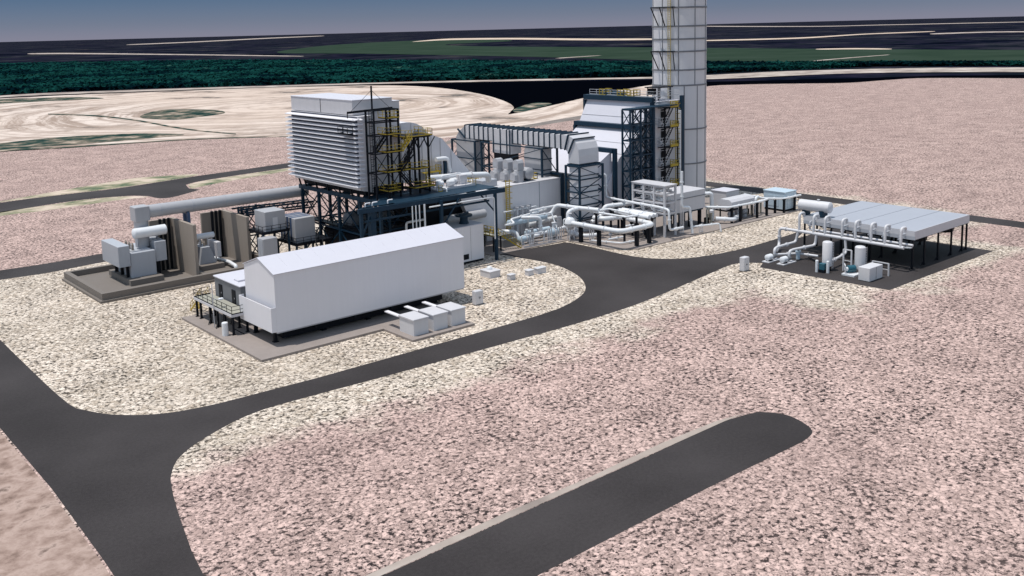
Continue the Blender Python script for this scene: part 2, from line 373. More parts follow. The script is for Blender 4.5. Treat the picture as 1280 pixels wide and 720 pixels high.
# far fields and strips
sheet('green_field', curve([(1007,1969),(1254,2380),(1836,3089),(2424,3477),(2631,3293),(2105,2465),(1719,2303),(1490,1898),(1390,1382),(1323,1040),(1275,830),(1220,489),(1220,312),(886,225),(869,348),(838,546),(833,654),(908,964),(961,1289),(1004,1691)], True), -0.4, M['field'])
sheet('sand_strip', curve([(2124,3074),(2424,3246),(2387,2796),(2086,2107),(2051,1803),(2249,1976),(2402,2427),(2806,3286),(2843,3808)], True), -0.35, M['tan'])
sheet('sand_strip', curve([(1849,1451),(2025,1319),(2489,1420),(2805,1396),(2943,1465),(2633,1502),(2167,1412),(1959,1537)], True), -0.35, M['tan'])
sheet('sand_strip', curve([(1270,794),(1297,752),(1274,690),(1236,670),(1244,721),(1234,771)], True), -0.33, M['tan'])
sheet('sand_strip', curve([(868,3413),(922,3175),(906,2256),(880,1688),(854,1638),(862,2146),(849,2924),(811,3188)], True), -0.35, M['line'])
sheet('sand_strip', curve([(2150,6096),(2908,6926),(4893,9728),(7091,12590),(8565,15208),(6226,12377),(3402,8099),(2384,6757)], True), -0.35, M['line'])
sheet('sand_strip', curve([(10901,8556),(6434,4194),(6309,3482),(6499,2612),(7027,2825),(6974,3849),(7304,4762),(13969,10964)], True), -0.35, M['line'])
sheet('sand_strip', curve([(2396,1172),(2549,1121),(2551,1005),(2682,1057),(2715,1194),(2548,1246)], True), -0.35, M['line'])
sheet('dirt_track', curve([(882,936),(965,952),(985,967),(898,954)], True, 2), -0.3, M['line'])
sheet('dirt_track', curve([(880,554),(959,561),(1039,565),(1053,571),(976,570),(894,563)], True, 2), -0.3, M['line'])
# far woods: one mass of tree tops
def woods(lower, upper, nu, nv, hmax, seed):
    rnd = random.Random(seed); L = curve(lower, False, nu//(len(lower)-1)); U = curve(upper, False, nu//(len(upper)-1))
    n = min(len(L), len(U)); mb = MB(); V = []
    for i in range(n):
        a = Vector((*L[int(i*(len(L)-1)/(n-1))][:2], 0)); b = Vector((*U[int(i*(len(U)-1)/(n-1))][:2], 0))
        for j in range(nv+1):
            g = a.lerp(b, (j/nv)**1.5) + Vector((rnd.uniform(-3, 3), rnd.uniform(-3, 3), 0))
            V.append((g.x, g.y, -.5 if j in (0, nv) else hmax*max(0, rnd.gauss(.45, .28))))
    F = [(i*(nv+1)+j, i*(nv+1)+j+1, (i+1)*(nv+1)+j+1, (i+1)*(nv+1)+j) for i in range(n-1) for j in range(nv)]
    mb.add(V, [tuple(reversed(f)) for f in F]); return mb
struct('far_woods', woods([(98,803),(184,825),(250,805),(318,763),(375,722),(436,673),(512,601),(555,552),(595,511),(645,503),(725,472),(790,435),(837,322)], [(228,1823),(436,1932),(558,1786),(657,1570),(715,1372),(747,1151),(775,909),(783,778),(787,676),(800,624),(813,529),(833,459),(865,333)], 1500, 90, 3.0, 3), M['wood'], 'stuff')
# roads
RD = 0.008
main = curve([(29.2,175.7),(28.6,141.8),(28.3,118.5),(28.4,110.6)]) + curve([(28.6,108.7),(30.9,104.1),(34.8,100.6),(39.6,99.1),(45.0,98.7)]) + curve([(52.9,98.3),(61.8,98.3),(71.7,98.3),(82.7,98.3)]) + curve([(87.2,98.4),(92.3,98.9),(97.6,100.7),(101.8,103.3),(105.5,107.7),(107.9,112.6),(109.4,119.0),(108.3,128.3),(107.5,131.3)]) + [(108.9,131.2),(122.5,129.6)] + curve([(122.9,128.8),(123.1,123.1),(123.0,113.1),(125.3,107.7),(130.0,104.5),(140.1,102.7),(155.7,103.2)]) + [(163.5,104.0)]
low = curve([(134.8,93.2),(131.0,96.8),(123.3,95.9),(118.2,95.0),(102.1,92.4),(88.7,91.9),(77.5,92.3)]) + curve([(67.5,92.7),(58.4,93.1),(50.3,93.6),(42.6,93.7),(36.4,91.4),(32.3,88.6),(30.2,85.5),(29.1,82.6),(27.8,77.9),(26.1,70.8)]) + [(24.0,58.9),(19.9,62.6),(20.5,74.4),(21.0,89.9),(21.0,108.7),(20.9,131.7)]
sheet('road', main + low, RD, M['asphalt'])
sheet('asphalt_pad', [(131.5,92.5),(133.2,70.7),(168.4,70.7),(168.4,100.5),(148,100.5)], RD+.004, M['asphalt'])
up = curve([(20.6,238.4),(53.2,250.1),(72.5,254.1),(84.2,250.5)]) + curve([(86.9,246.6),(87.7,240.7),(90.5,239.8),(95.8,242.8),(100.4,246.0)]) + [(99.2,250.4)] + curve([(101.1,257.3),(106.5,260.5),(119.7,263.3),(136.7,265.4),(157.8,269.1)])
up2 = curve([(22.5,256.4),(56.8,265.8),(74.2,266.5),(86.4,266.1),(108.4,270.7),(124.1,272.8),(142.0,275.5),(163.2,278.1)])
sheet('road', up2 + list(reversed(up)), RD, M['asphalt'])
sheet('road', curve([(26.6,187.6),(38.7,186.2),(46.5,185.6),(55.8,186.3),(75.3,186.4)]) + list(reversed(curve([(25.1,178.4),(36.9,178.5),(44.4,177.8),(53.4,178.8),(72.3,179.1)]))), RD, M['asphalt'])
sheet('road', [(190.6,170),(196.6,170),(196.6,60),(190.6,60)], RD, M['asphalt'])
sheet('road', [(65.3,57.7)] + curve([(76.4,57.8),(79.7,57.2),(81.3,56.4),(82.3,54.2),(81.6,51.6),(80.3,50.1),(77.9,49.6)]) + [(68.8,49.8),(63.2,49.9)] + [(27.5, 49.8), (25, 46), (25, 62), (28.5, 57.7)], RD-.004, M['asphalt'])
sheet('concrete_edging', [(31,57.75),(31,58.5),(48,58.62),(58,58.4),(68,58.7),(76,58.35),(79.6,57.5),(76.5,57.75)], RD+.006, M['line'])
sheet('soil_bank', [(20.4,138.7),(20.8,111.2),(20.8,108.0),(20.8,90.0),(20.3,74.5),(19.8,63.9),(14.3,66.5),(-0.4,80.1),(-4.6,144.1)], RD-.002, M['soil'])
sheet('grass_verge', curve([(45.6,263.1),(57.3,267.9),(70.1,273.2),(84.0,278.2),(96.2,281.6),(106.5,277.7),(111.7,275.2),(108.2,271.4),(86.6,266.7),(74.3,267.0),(57.0,266.5),(45.4,261.8)]), RD, M['grass'])
sheet('grass_verge', curve([(42.7,247.5),(53.5,251.3),(64.5,252.3),(72.3,253.5),(81.5,251.3),(86.4,245.3),(79.7,246.0),(69.9,245.4),(60.7,244.8),(52.2,245.4),(41.3,239.8)]), RD, M['grass'])
sheet('grass_verge', curve([(101.1,256.2),(106.2,259.8),(119.3,262.5),(136.3,264.6),(133.8,259.9),(115.9,255.1),(105.6,252.0),(99.5,249.1)]), RD+.004, M['grass'])
# concrete pads
sheet('concrete_pad', [(50.3,108),(68.1,108),(68.1,101.1),(78.4,101.1),(78.4,108),(81,108),(81,133.2),(50.3,133.2)], .30, M['pad'], .4)
sheet('concrete_pad', [(107.5,131),(123.6,130.2),(124.1,119.4),(127.6,115.7),(178.5,115.2),(180,130),(172,160),(106,160),(106,131)], .15, M['pad'], .3)
# ------------------------------------------------------------------ long white shed and its neighbours
def shed():
    t = thing('long_shed', 'long windowless white metal building with a shallow gable roof raised on short piers', 'building', (69.5, 115.8, .3))
    x0, x1, y0, y1 = 54.28, 84.7, 111.46, 120.1
    m = MB(); m.prism([(y0, 2.1), (y1, 2.1), (y1, 9.68), (115.8, 11.16), (y0, 9.68)], 'x', x0, x1); m.build('wall', M['white'], t)
    m = MB()
    m.prism([(y0-.12, 9.70), (115.8, 11.20), (y1+.12, 9.70), (y1+.12, 9.80), (115.8, 11.32), (y0-.12, 9.80)], 'x', x0-.12, x1+.12)
    for i in range(1, 12): m.prism([(y0, 9.84), (115.8, 11.345), (115.8, 11.33), (y0, 9.82)], 'x', x0+i*2.54-.02, x0+i*2.54+.02)
    m.build('roof', M['roof'], t)
    m = MB(); m.box(53.58, 53.68, 111.462, 120.8, 2.18, 5.42); m.box(53.68, x0-.01, 111.462, 111.56, 2.18, 5.42); m.box(53.68, x0-.01, 120.7, 120.8, 2.18, 5.42); m.box(53.68, x0-.01, 111.56, 120.7, 2.18, 2.3)
    m.build('parapet', M['white'], t)
    m = MB(); m.box(x0+.1, x1-.1, y0+.12, y1-.1, 1.9, 2.09)
    m.build('skirt', M['trafo'], t)
    m = MB(); m.box(x0+1.6, x1-3, y0+1.6, y1-1, .6, 1.44)  # black block paints in the shade under the shed floor
    for x in (60, 66, 72, 78): m.box(x-.12, x+.12, y0+.2, y1-.2, 1.45, 1.89)
    m.build('floor_frame', M['black'], t)
    for x in (54.9, 62, 69, 76, 80.6):
        for y in (113.4, 119.0):
            m = MB(); m.box(x-.22, x+.22, y-.22, y+.22, .3, 1.45); m.box(x-.35, x+.35, y-.35, y+.35, .3, .38); m.build('pier', M['black'], t)  # piers coloured black to stand in for the shade below the shed
shed()
def annex():
    t = thing('annex_building', 'low grey flat-roofed annex with two dark doors, behind the gable of the long white shed', 'building', (59, 127, .3))
    m = MB(); m.box(54.8, 66, 122.9, 131.4, 2.75, 5.85); m.build('wall', M['dgrey'], t)
    m = MB(); m.bbox(54.65, 66.1, 122.7, 131.6, 5.86, 6.02); m.box(55.5, 57, 125, 126.4, 6.02, 6.25); m.build('roof', M['roof'], t)
    m = MB(); m.box(55, 66, 123.2, 131.2, 2.35, 2.74)
    for x in (56, 61, 65):
        for y in (124, 130.4): m.box(x-.2, x+.2, y-.2, y+.2, .3, 2.35)
    m.build('base_frame', M['black'], t)
    for y in (125.1, 129.4):
        m = MB(); m.box(54.70, 54.79, y-.55, y+.55, 2.8, 5.05); d = m.build('door', M['black'], t)
        m = MB(); m.bar((54.66, y-.35, 3.8), (54.66, y-.35, 4.0), .05); m.build('handle', M['lgrey'], d)
annex()
def platform():
    t = thing('access_platform', 'raised walkway deck on dark legs outside the doors of the grey annex', 'platform', (53.2, 126, .3))
    m = MB(); m.box(51.95, 54.55, 119.8, 132.4, 3.1, 3.16); m.build('deck', M['deck'], t)
    m = MB(); m.box(51.9, 52.0, 119.8, 132.4, 2.82, 3.18); m.box(52.0, 54.55, 119.72, 119.8, 2.82, 3.18); m.box(54.4, 54.5, 119.8, 132.4, 2.82, 3.09); m.build('edge_beam', M['lgrey'], t)
    for y in (120.1, 122.6, 125, 127.5, 130.7, 132.1):
        for x in (52.2, 54.2):
            m = MB(); m.box(x-.13, x+.13, y-.13, y+.13, .32, 2.82); m.box(x-.25, x+.25, y-.25, y+.25, .3, .36)
            m.build('leg', M['black'], t)
    m = MB(); m.railing([(54.4, 132.4, 3.16), (52, 132.4, 3.16), (52, 119.8, 3.16), (54.4, 119.8, 3.16)], h=1.1, step=1.6, t=.06); m.build('railing', M['black'], t)
    m = MB(); m.stair((53, 132.5, 3.1), (53, 136.6, 0.1), (1.2, 0, 0)); m.build('stair', M['yellow'], t)
    for a, b in (((52.2, 120.1), (53.3, 119.2)), ((52.2, 125), (51.6, 124.4)), ((52.2, 127.5), (51.6, 126.9))): m = MB(); m.bar((*a, 1.2), (*b, .36), .1); m.build('brace', M['black'], t)
platform()
m = MB(); m.tube([(51.3, 120.7, .3), (51.3, 120.7, 2.0)], .42, 16); m.lathe((51.3, 120.7, 2.0), (0, 0, 1), [(0, .42), (.1, .38), (.16, .2), (.18, .02)], 16)
solo('bollard', m, M['pipe'], 'stout white post standing on the slab in front of the raised walkway', 'bollard')
t = thing('lamp_pole', 'thin pale pole with a short side arm rising beside the raised walkway', 'pole', (51.75, 125.2, .3))
m = MB(); m.tube([(51.75, 125.2, .3), (51.75, 125.2, 6.4)], .07, 8); m.build('mast', M['lgrey'], t)
m = MB(); m.bar((51.75, 125.2, 4.3), (52.6, 124.5, 4.3), .06); m.bbox(52.3, 52.9, 124.2, 124.7, 4.25, 4.45, .03); m.build('lamp_arm', M['pipe'], t)

LB = ['pale junction box on the slab, leftmost of three, its arm nearest the gable', 'pale junction box on the slab, standing between the two others', 'pale junction box on the slab, the one nearest the free-standing cabinet']
def jbox(x, y, lab):
    t = thing('junction_box', lab, 'equipment box', (x+1.2, y+1.7, .3), 'junction boxes beside the long shed')
    m = MB(); m.box(x, x+2.35, y, y+3.3, .3, 2.35); m.build('body', M['tank'], t)
    m = MB(); m.bbox(x-.12, x+2.47, y-.12, y+3.42, 2.36, 2.56, .05); m.build('lid', M['lgrey'], t)
    m = MB(); m.box(x-.02, x+.6, y+3.44, y+6.9, 2.16, 2.30); m.build('cable_arm', M['white'], t)
for i, (x, y) in enumerate(((69.15, 102.3), (72.35, 102.3), (75.35, 102.3))): jbox(x, y, LB[i])
def cabinet(x, y, lab, z=0, h=2.1):
    t = thing('control_cabinet', lab, 'cabinet', (x, y, z), 'upright control cabinets on the gravel')
    m = MB(); m.box(x-.8, x+.8, y-.55, y+.55, z, z+.12); m.build('plinth', M['kerb'], t)
    m = MB(); m.bbox(x-.7, x+.7, y-.45, y+.45, z+.12, z+h, .04); m.build('body', M['lgrey'], t)
    for k in (-1, 1):
        m = MB(); m.box(x+(.02 if k > 0 else -.66), x+(.66 if k > 0 else -.02), y-.49, y-.452, z+.22, z+h-.12); d = m.build('door', M['tank'], t)
        m = MB(); m.bar((x+k*.1, y-.52, z+1.0), (x+k*.1, y-.52, z+1.25), .04); m.build('handle', M['black'], d)
cabinet(85.1, 108.9, 'two-door grey cabinet standing on gravel beyond the end of the long white shed')
cabinet(128.0, 93.0, 'grey cabinet standing alone on gravel beside the asphalt pad of the cooler', 0, 2.3)
def gravelbox(name, lab, cat, x, y, sx, sy, h, dome=False, mat='lgrey'):
    t = thing(name, lab, cat, (x, y, 0))
    m = MB(); m.bbox(x-sx/2, x+sx/2, y-sy/2, y+sy/2, 0, h, .06); m.build('body', M[mat], t)
    m = MB(); m.bbox(x-sx/2-.06, x+sx/2+.06, y-sy/2-.06, y+sy/2+.06, h+.01, h+.12, .03); m.build('lid', M['tank'], t)
    if dome: m = MB(); m.lathe((x, y+.2, h+.13), (0, 0, 1), [(0, .5), (.3, .45), (.5, .25), (.56, .02)], 14); m.build('vent_cap', M['pipe'], t)
gravelbox('valve_pit', 'wide grey equipment box with a rounded cap on the gravel near the shed end', 'equipment box', 96.8, 120.3, 2.2, 2.6, 1.0, True)
gravelbox('valve_box', 'tiny square grey box on the gravel by the curved road edge', 'equipment box', 97.9, 116.3, 1.1, .9, .75)
gravelbox('meter_box', 'low pale box pair nearer the road bend, the left one', 'equipment box', 101.7, 116.2, 1.2, 1.0, .8)
gravelbox('meter_box', 'low pale box pair nearer the road bend, the longer right one', 'equipment box', 103.9, 116.0, 1.9, 1.0, .85)
# ------------------------------------------------------------------ transformer yard
def basin():
    t = thing('transformer_basin', 'grey brown concrete basin with a low kerb wall round the transformers', 'containment basin', (59, 160, 0))
    m = MB(); m.box(44.9, 74.6, 150.7, 170.2, .012, .45); m.build('floor', M['kerb'], t)
    for b in ((44.9, 74.6, 150.7, 151.5), (44.9, 74.6, 169.4, 170.2), (44.9, 45.7, 151.5, 169.4), (73.8, 74.6, 151.5, 169.4)):
        m = MB(); m.box(*b, .451, 1.39); m.build('kerb_wall', M['kerb'], t)
    m = MB(); m.box(44.5, 75, 150.3, 150.69, .01, .35); m.box(44.5, 44.89, 150.69, 170.2, .01, .35); m.build('footing', M['kerb'], t)
    m = MB(); m.box(61.6, 62.3, 151.52, 155.2, .452, 1.2); m.build('kerb_wall', M['kerb'], t)
basin()
def transformer1():
    t = thing('power_transformer', 'large blue-grey transformer with a white cylindrical conservator, in the open left end of the basin', 'transformer', (53.8, 161, .45), 'transformers in the kerbed basin')
    m = MB(); m.box(51.0, 56.4, 155.7, 166.3, .455, 1.35); m.build('plinth', M['kerb'], t)
    m = MB(); m.bbox(51.85, 55.95, 157.45, 165.0, 1.36, 5.42, .08); m.bbox(52.4, 55.4, 158.2, 164.4, 5.42, 5.62); m.build('tank', M['trafo'], t)
    m = MB(); m.bbox(49.9, 51.75, 157.2, 165.3, 3.45, 6.85, .05); m.build('cooling_box', M['trafo'], t)
    for y in (158.5, 161.2, 164): m = MB(); m.box(51.35, 51.75, y-.2, y+.2, 1.36, 3.44); m.build('cooling_leg', M['black'], t)
    m = MB(); m.bbox(56.15, 58.0, 158.0, 163.5, 3.3, 6.6, .05); m.build('cooling_box', M['trafo'], t)
    for y in (159, 162.2): m = MB(); m.box(56.6, 57.2, y, y+.5, .46, 3.29); m.build('cooling_leg', M['black'], t)
    m = MB(); m.tank((53.35, 159.4, 8.2), (1, 0, 0), 5.2, .86); c = m.build('conservator', M['pipe'], t)
    for x, z in ((54.2, 5.5), (57.4, 6.62)): m = MB(); m.bar((x, 160.6, z), (x, 159.6, 7.7), .2); m.build('bracket', M['trafo'], c)
    m = MB()
    for y in (158.9, 160.4, 162.0): m.lathe((52.8, y, 5.62), (0, 0, 1), [(0, .22), (.5, .18), (.52, .26), (.7, .17), (.72, .25), (.9, .15), (.92, .22), (1.1, .12), (1.3, .03)], 10)
    m.build('bushing', M['brown'], t)
transformer1()
def transformer2():
    t = thing('power_transformer', 'smaller grey transformer with a thin white conservator, between the two brown fire walls', 'transformer', (65, 160, .45), 'transformers in the kerbed basin')
    m = MB(); m.box(63, 67.4, 156.8, 163.8, .455, 1.3); m.build('plinth', M['kerb'], t)
    m = MB(); m.prism([(63.6, 1.31), (66.6, 1.31), (65.6, 4.2), (64.2, 4.2)], 'y', 158.2, 162.8); m.build('tank', M['trafo'], t)
    m = MB(); m.bbox(66.7, 67.5, 158, 161.5, 2.2, 4.8, .05); m.bar((66.9, 159, 1.3), (66.9, 159, 2.2), .2); m.bar((66.9, 161, 1.3), (66.9, 161, 2.2), .2); m.build('cooling_box', M['lgrey'], t)
    m = MB(); m.tank((63.8, 160, 5.85), (1, 0, 0), 3.3, .5); c = m.build('conservator', M['pipe'], t)
    for x, z in ((64.6, 4.2), (66.0, 3.6)): m = MB(); m.bar((x, 160, z), (x, 160, 5.4), .2); m.build('bracket', M['lgrey'], c)
    m = MB()
    for y in (159.2, 160.6, 162.0): m.lathe((65.0, y, 4.2), (0, 0, 1), [(0, .18), (.4, .15), (.42, .22), (.6, .14), (.62, .2), (.9, .1), (1.0, .03)], 10)
    m.build('bushing', M['brown'], t)
transformer2()
m = MB(); m.tube([(68.2, 164, .9), (68.3, 157, 1.25), (67.9, 153.4, 1.2), (67.9, 153.3, .46)], .32, 12, .6)
solo('cooling_pipe', m, M['pipe'], 'bent white pipe lying in the basin in front of the second fire wall', 'pipe')
def firewall(x, y0, y1, h, bx, lab):
    t = thing('fire_wall', lab, 'wall', (x, (y0+y1)/2, .45), 'brown fire walls in the transformer yard')
    m = MB(); m.prism([(y0, .455), (y1, .455), (y1, h), (y0+.05, h)], 'x', x, x+.55)
    m.build('side_panel', M['brown'], t)
    m = MB(); m.box(bx, x-.01, y1-.5, y1, .455, h-.05); m.build('back_panel', M['brown'], t)
    for k in range(3):
        xx = x-.5-k*.75; m = MB(); m.box(xx-.16, xx+.16, y1-.95, y1-.51, .455, h+.12); m.build('post', M['black'], t)
firewall(61.03, 153.6, 163.6, 9.25, 57.3, 'tall brown fire wall next to the larger transformer')
firewall(71.3, 155.5, 166.0, 8.85, 67.4, 'tall brown fire wall nearer the elevated steelwork, with the bent pipe in front')
def busduct():
    t = thing('bus_duct', 'long round grey duct running from the transformer up to the raised steelwork', 'duct', (70, 161, .45))
    m = MB(); m.tube([(55.0, 161, 11.3), (86, 161, 11.15)], 1.08, 24); m.build('tube', M['vent'], t)
    m = MB(); m.tube([(55.2, 161, 11.0), (55.2, 161, 5.6)], 1.15, 24); m.bbox(53.95, 56.4, 159.75, 162.25, 10.0, 12.42, .1); m.build('elbow', M['vent'], t)
    m = MB()
    for x in (58.5, 64, 70, 76, 82): m.lathe((x-.06, 161, 11.3-(x-55)*.0048), (1, 0, 0), [(0, 1.05), (0, 1.13), (.12, 1.13), (.12, 1.05)], 24, True)
    m.build('joint_ring', M['trafo'], t)
    for x in (63.0,):
        m = MB(); m.bar((x, 160.2, .5), (x, 160.2, 10.3), .5); m.bar((x, 161.8, .5), (x, 161.8, 10.3), .5); m.bar((x, 160.2, 10.2), (x, 161.8, 10.2), .4)
        m.build('support', M['blue'], t)
busduct()
def ducttruss():
    t = thing('duct_truss', 'dark blue truss on a braced tower carrying the right half of the round duct', 'steel frame', (80, 161, 0))
    for x, y in ((73.6, 160), (76.4, 160), (73.6, 162.3), (76.4, 162.3)):
        m = MB(); m.bar((x, y, .02), (x, y, 9.6), .36); m.build('column', M['navy'], t)
    m = MB()
    for z in (9.55, 8.5): m.bar((71.8, 160, z-.1), (87, 160, z-.5), .28); m.bar((71.8, 162.3, z-.1), (87, 162.3, z-.5), .28)
    m.build('chord', M['navy'], t)
    m = MB()
    for i in range(7):
        a = 73+i*2; z = 9.6-i*.07
        m.bar((a, 160, z-.9), (a+1, 160, z), .16); m.bar((a+1, 160, z), (a+2, 160, z-.95), .16); m.bar((a, 160, z), (a, 162.3, z), .16)
    for y in (160, 162.3):
        for z in (.5, 4.6): m.bar((73.6, y, z), (76.4, y, z+4), .16); m.bar((76.4, y, z), (73.6, y, z+4), .16); m.bar((73.6, y, z+4.05), (76.4, y, z+4.05), .2)
    m.bar((72, 160, 9.7), (72, 160, 7.9), .3)
    m.build('brace', M['navy'], t)
ducttruss()
# ------------------------------------------------------------------ electrical modules behind the shed
def equip_platform(lab, x0, x1, y0, y1, z):
    t = thing('equipment_platform', lab, 'platform', ((x0+x1)/2, (y0+y1)/2, 0), 'dark platforms under the electrical modules')
    m = MB(); m.box(x0, x1, y0, y1, z-.3, z); m.build('deck', M['black'], t)
    for x in (x0+.2, x1-.2):
        for y in (y0+.2, y1-.2): m = MB(); m.bar((x, y, .02), (x, y, z-.3), .3); m.build('leg', M['navy'], t)
    m = MB(); m.railing([(x0, y1, z), (x0, y0, z), (x1, y0, z), (x1, y1, z)], h=1.1); m.build('railing', M['black'], t)
    m = MB()
    for a, b in ((x0+.2, x1-.2), (x1-.2, x0+.2)): m.bar((a, y0+.2, .2), (b, y0+.2, z-.4), .15)
    m.build('brace', M['black'], t)
equip_platform('dark railed platform under the plain grey module', 71.6, 76.7, 150.2, 156, 6.7)
equip_platform('dark railed platform under the blue striped module', 76.9, 84.2, 148.6, 156, 4.1)
t = thing('electrical_module', 'plain light grey module box on a raised platform below the round duct', 'equipment box', (73.3, 153, 6.7), 'electrical modules behind the shed')
m = MB(); m.bbox(72.6, 76.4, 151, 155, 6.705, 10.1, .06); m.build('body', M['vent'], t)
m = MB(); m.box(74.0, 74.9, 150.95, 150.995, 6.9, 9.0); m.build('door', M['tank'], t)
t = thing('electrical_module', 'light grey module box with dark blue bands across its roof and side', 'equipment box', (79.4, 152.5, 4.1), 'electrical modules behind the shed')
m = MB(); m.bbox(77.5, 81.4, 149.8, 155.4, 4.105, 8.4, .06); m.build('body', M['vent'], t)
for y in (151, 152.2, 153.5, 154.6): m = MB(); m.box(77.42, 81.3, y, y+.55, 4.4, 8.45); m.build('cooling_fin', M['blue'], t)
t = thing('switch_cabinet', 'tall pale cabinet standing on the ground beside the blue truss column', 'cabinet', (71.9, 149, 0))
m = MB(); m.bbox(70.5, 73.1, 147.9, 150.0, .3, 6.2, .06); m.build('body', M['vent'], t)
m = MB(); m.box(70.6, 73.0, 148, 149.9, .012, .29); m.build('plinth', M['kerb'], t)
m = MB(); m.box(70.44, 70.49, 148.1, 148.9, .6, 5.9); m.box(70.44, 70.49, 149.0, 149.8, .6, 5.9); m.build('door', M['trafo'], t)
m = MB(); m.stair((78.0, 143.2, .1), (80.6, 148.5, 4.0), (1.1, -.5, 0)); solo('steel_stair', m, M['black'], 'dark steel stair climbing to the platform of the blue striped module', 'stairs')
for i in range(3):
    m = MB(); m.bbox(70+i*3.2, 71.6+i*3.2, 143.2, 145, .015, 1.7+.4*(i % 2), .05)
    solo('control_box', m, M['lgrey'], ['small grey box behind the shed roof, under the plain grey module', 'small grey box behind the shed roof, midway to the stair foot', 'small grey box behind the shed roof, by the foot of the dark stair'][i], 'equipment box', 'small boxes behind the shed')
# ------------------------------------------------------------------ steel support frame and pipe rack
def xbrace(m, a, b, z0, z1, t=.16):
    m.bar((*a, z0), (*b, z1), t); m.bar((*b, z0), (*a, z1), t)
def frame():
    t = thing('support_frame', 'dark blue steel frame of columns and girders carrying the air intake house and pipe deck', 'steel frame', (92, 143, 0))
    cols = [(x, y) for x in (84.2, 89.8, 96.0) for y in (139, 146, 153, 159)] + [(78.3, 129.2), (84.6, 133.4), (92.9, 127.9), (104.7, 128.2), (100.5, 138.5), (100.5, 156)]
    for x, y in cols:
        m = MB(); m.bar((x, y, .16 if x > 106 else .02), (x, y, 12.2), .46); m.build('column', M['navy'], t)
    m = MB(); m.bar((80.5, 129.6, .02), (80.5, 129.6, 12.2), .95); m.build('column', M['navy'], t)
    m = MB()
    for (p, q, s) in (((77.6, 128.9), (106.4, 127.6), .75), ((84.2, 130.5), (84.2, 160), .75), ((89.8, 130), (89.8, 160), .5), ((96, 129.8), (96, 160), .5), ((101, 129), (101, 157), .5), ((84.6, 138.6), (106, 138.6), .5), ((84.2, 146), (96, 146), .5), ((84.2, 153), (96, 153), .5), ((84.2, 159.6), (96, 159.6), .5), ((78.3, 129.6), (84.2, 133.6), .5), ((106, 127.8), (106, 138.6), .6)):
        m.bar((*p, 12.3), (*q, 12.3), .35, s)
    m.build('girder', M['navy'], t)
    m = MB(); m.box(84.5, 105.8, 128.7, 138.4, 12.68, 12.74); m.prism([(78.4, 129.4), (84.4, 129.4), (84.4, 133.4)], 'z', 12.68, 12.74); m.build('deck', M['navy'], t)
    m = MB()
    for x in (84.2, 89.8, 96.0):
        for a, b in ((139, 146), (146, 153), (153, 159)):
            for z in (.4, 6.3): xbrace(m, (x, a), (x, b), z, z+5.5)
            m.bar((x, a, 6.1), (x, b, 6.1), .28)
    for y in (139, 146, 153, 159):
        for a, b in ((84.2, 89.8), (89.8, 96)):
            for z in (.4, 6.3): xbrace(m, (a, y), (b, y), z, z+5.5)
            m.bar((a, y, 6.1), (b, y, 6.1), .28)
    m.build('brace', M['navy'], t)
    for p, q in (((92.9, 127.9, 7.5), (96.5, 127.7, 12.1)), ((104.7, 128.2, 8.5), (101.5, 128.3, 12.1)), ((78.3, 129.2, 8), (80.5, 129.4, 12)), ((78.3, 129.2, 6.4), (92.9, 127.9, 6.4))): m = MB(); m.bar(p, q, .22); m.build('knee_brace', M['navy'], t)
    for x0, x1, y0, y1, z in ((84.4, 96, 138.9, 140.6, 6.4), (84.4, 86.2, 140.7, 159, 6.4), (84.4, 96, 138.9, 140.6, 9.6)):
        m = MB(); m.box(x0, x1, y0, y1, z-.12, z); m.railing([(x0, y1, z), (x0, y0, z), (x1, y0, z)], h=1.1, step=1.6, t=.08); m.build('walkway', M['black'], t)
    for p, q in (((85, 138.9, .2), (90, 138.9, 6.3)), ((95, 138.9, 6.4), (91, 138.9, 9.5))): m = MB(); m.stair(p, q, (0, .9, 0)); m.build('stair', M['black'], t)
    for x in (87, 90, 93, 96, 99):
        m = MB(); m.bar((x, 139.2, 12.6), (x+.01, 139.2, 14.4), .25); m.build('stub_column', M['black'], t)
frame()
for i, x in enumerate((87.2, 87.9, 88.6, 89.6)):
    m = MB(); m.tube([(x, 128.0, .02), (x, 128.0, 12.0)], .10 if i < 3 else .16, 8)
    solo('riser_pipe', m, M['pipe'], 'thin white riser pipe dropping from the front girder behind the shed roof' if i < 3 else 'thickest of the white riser pipes behind the shed roof, on their right', 'pipe', 'white riser pipes under the front girder')
m = MB(); m.tube([(90.5, 127.9, 11.4), (103.9, 127.5, 11.4), (103.9, 127.5, 4)], .12, 8, .5); solo('rack_pipe', m, M['pipe'], 'slim white pipe running under the front girder to the corner column', 'pipe')
t = thing('equipment_enclosure', 'bright white box with a small dark panel, standing under the front girder beside the shed', 'equipment box', (99, 131.8, 0))
m = MB(); m.box(95.2, 103.1, 129.7, 134.2, .4, 6.5); m.build('body', M['white'], t)
m = MB(); m.bbox(95.1, 103.2, 129.6, 134.3, 6.51, 6.65, .05); m.build('roof', M['roof'], t)
m = MB(); m.box(95.3, 103, 129.8, 134.1, .015, .39); m.build('base', M['black'], t)
m = MB(); m.box(98.6, 99.7, 129.62, 129.69, .8, 1.7); m.build('louvre_panel', M['black'], t)
m = MB(); m.box(100.2, 100.28, 129.64, 129.69, .5, 6.4); m.box(97.3, 97.38, 129.64, 129.69, .5, 6.4); m.build('panel_seam', M['lgrey'], t)
# fan unit on top of the white box
t = thing('exhaust_fan', 'dark fan housing sitting on the roof of the bright white box', 'fan', (100.5, 131.8, 6.65))
m = MB(); m.lathe((100.5, 131.8, 6.66), (0, 0, 1), [(0, .9), (.5, .7), (1.2, .7), (1.3, 1.5), (1.6, 1.5)], 16); m.build('housing', M['navy'], t)
m = MB(); m.tube([(99.2, 131.2, 8.3), (101.8, 132.4, 8.3)], .25, 10); m.build('motor', M['navy'], t)
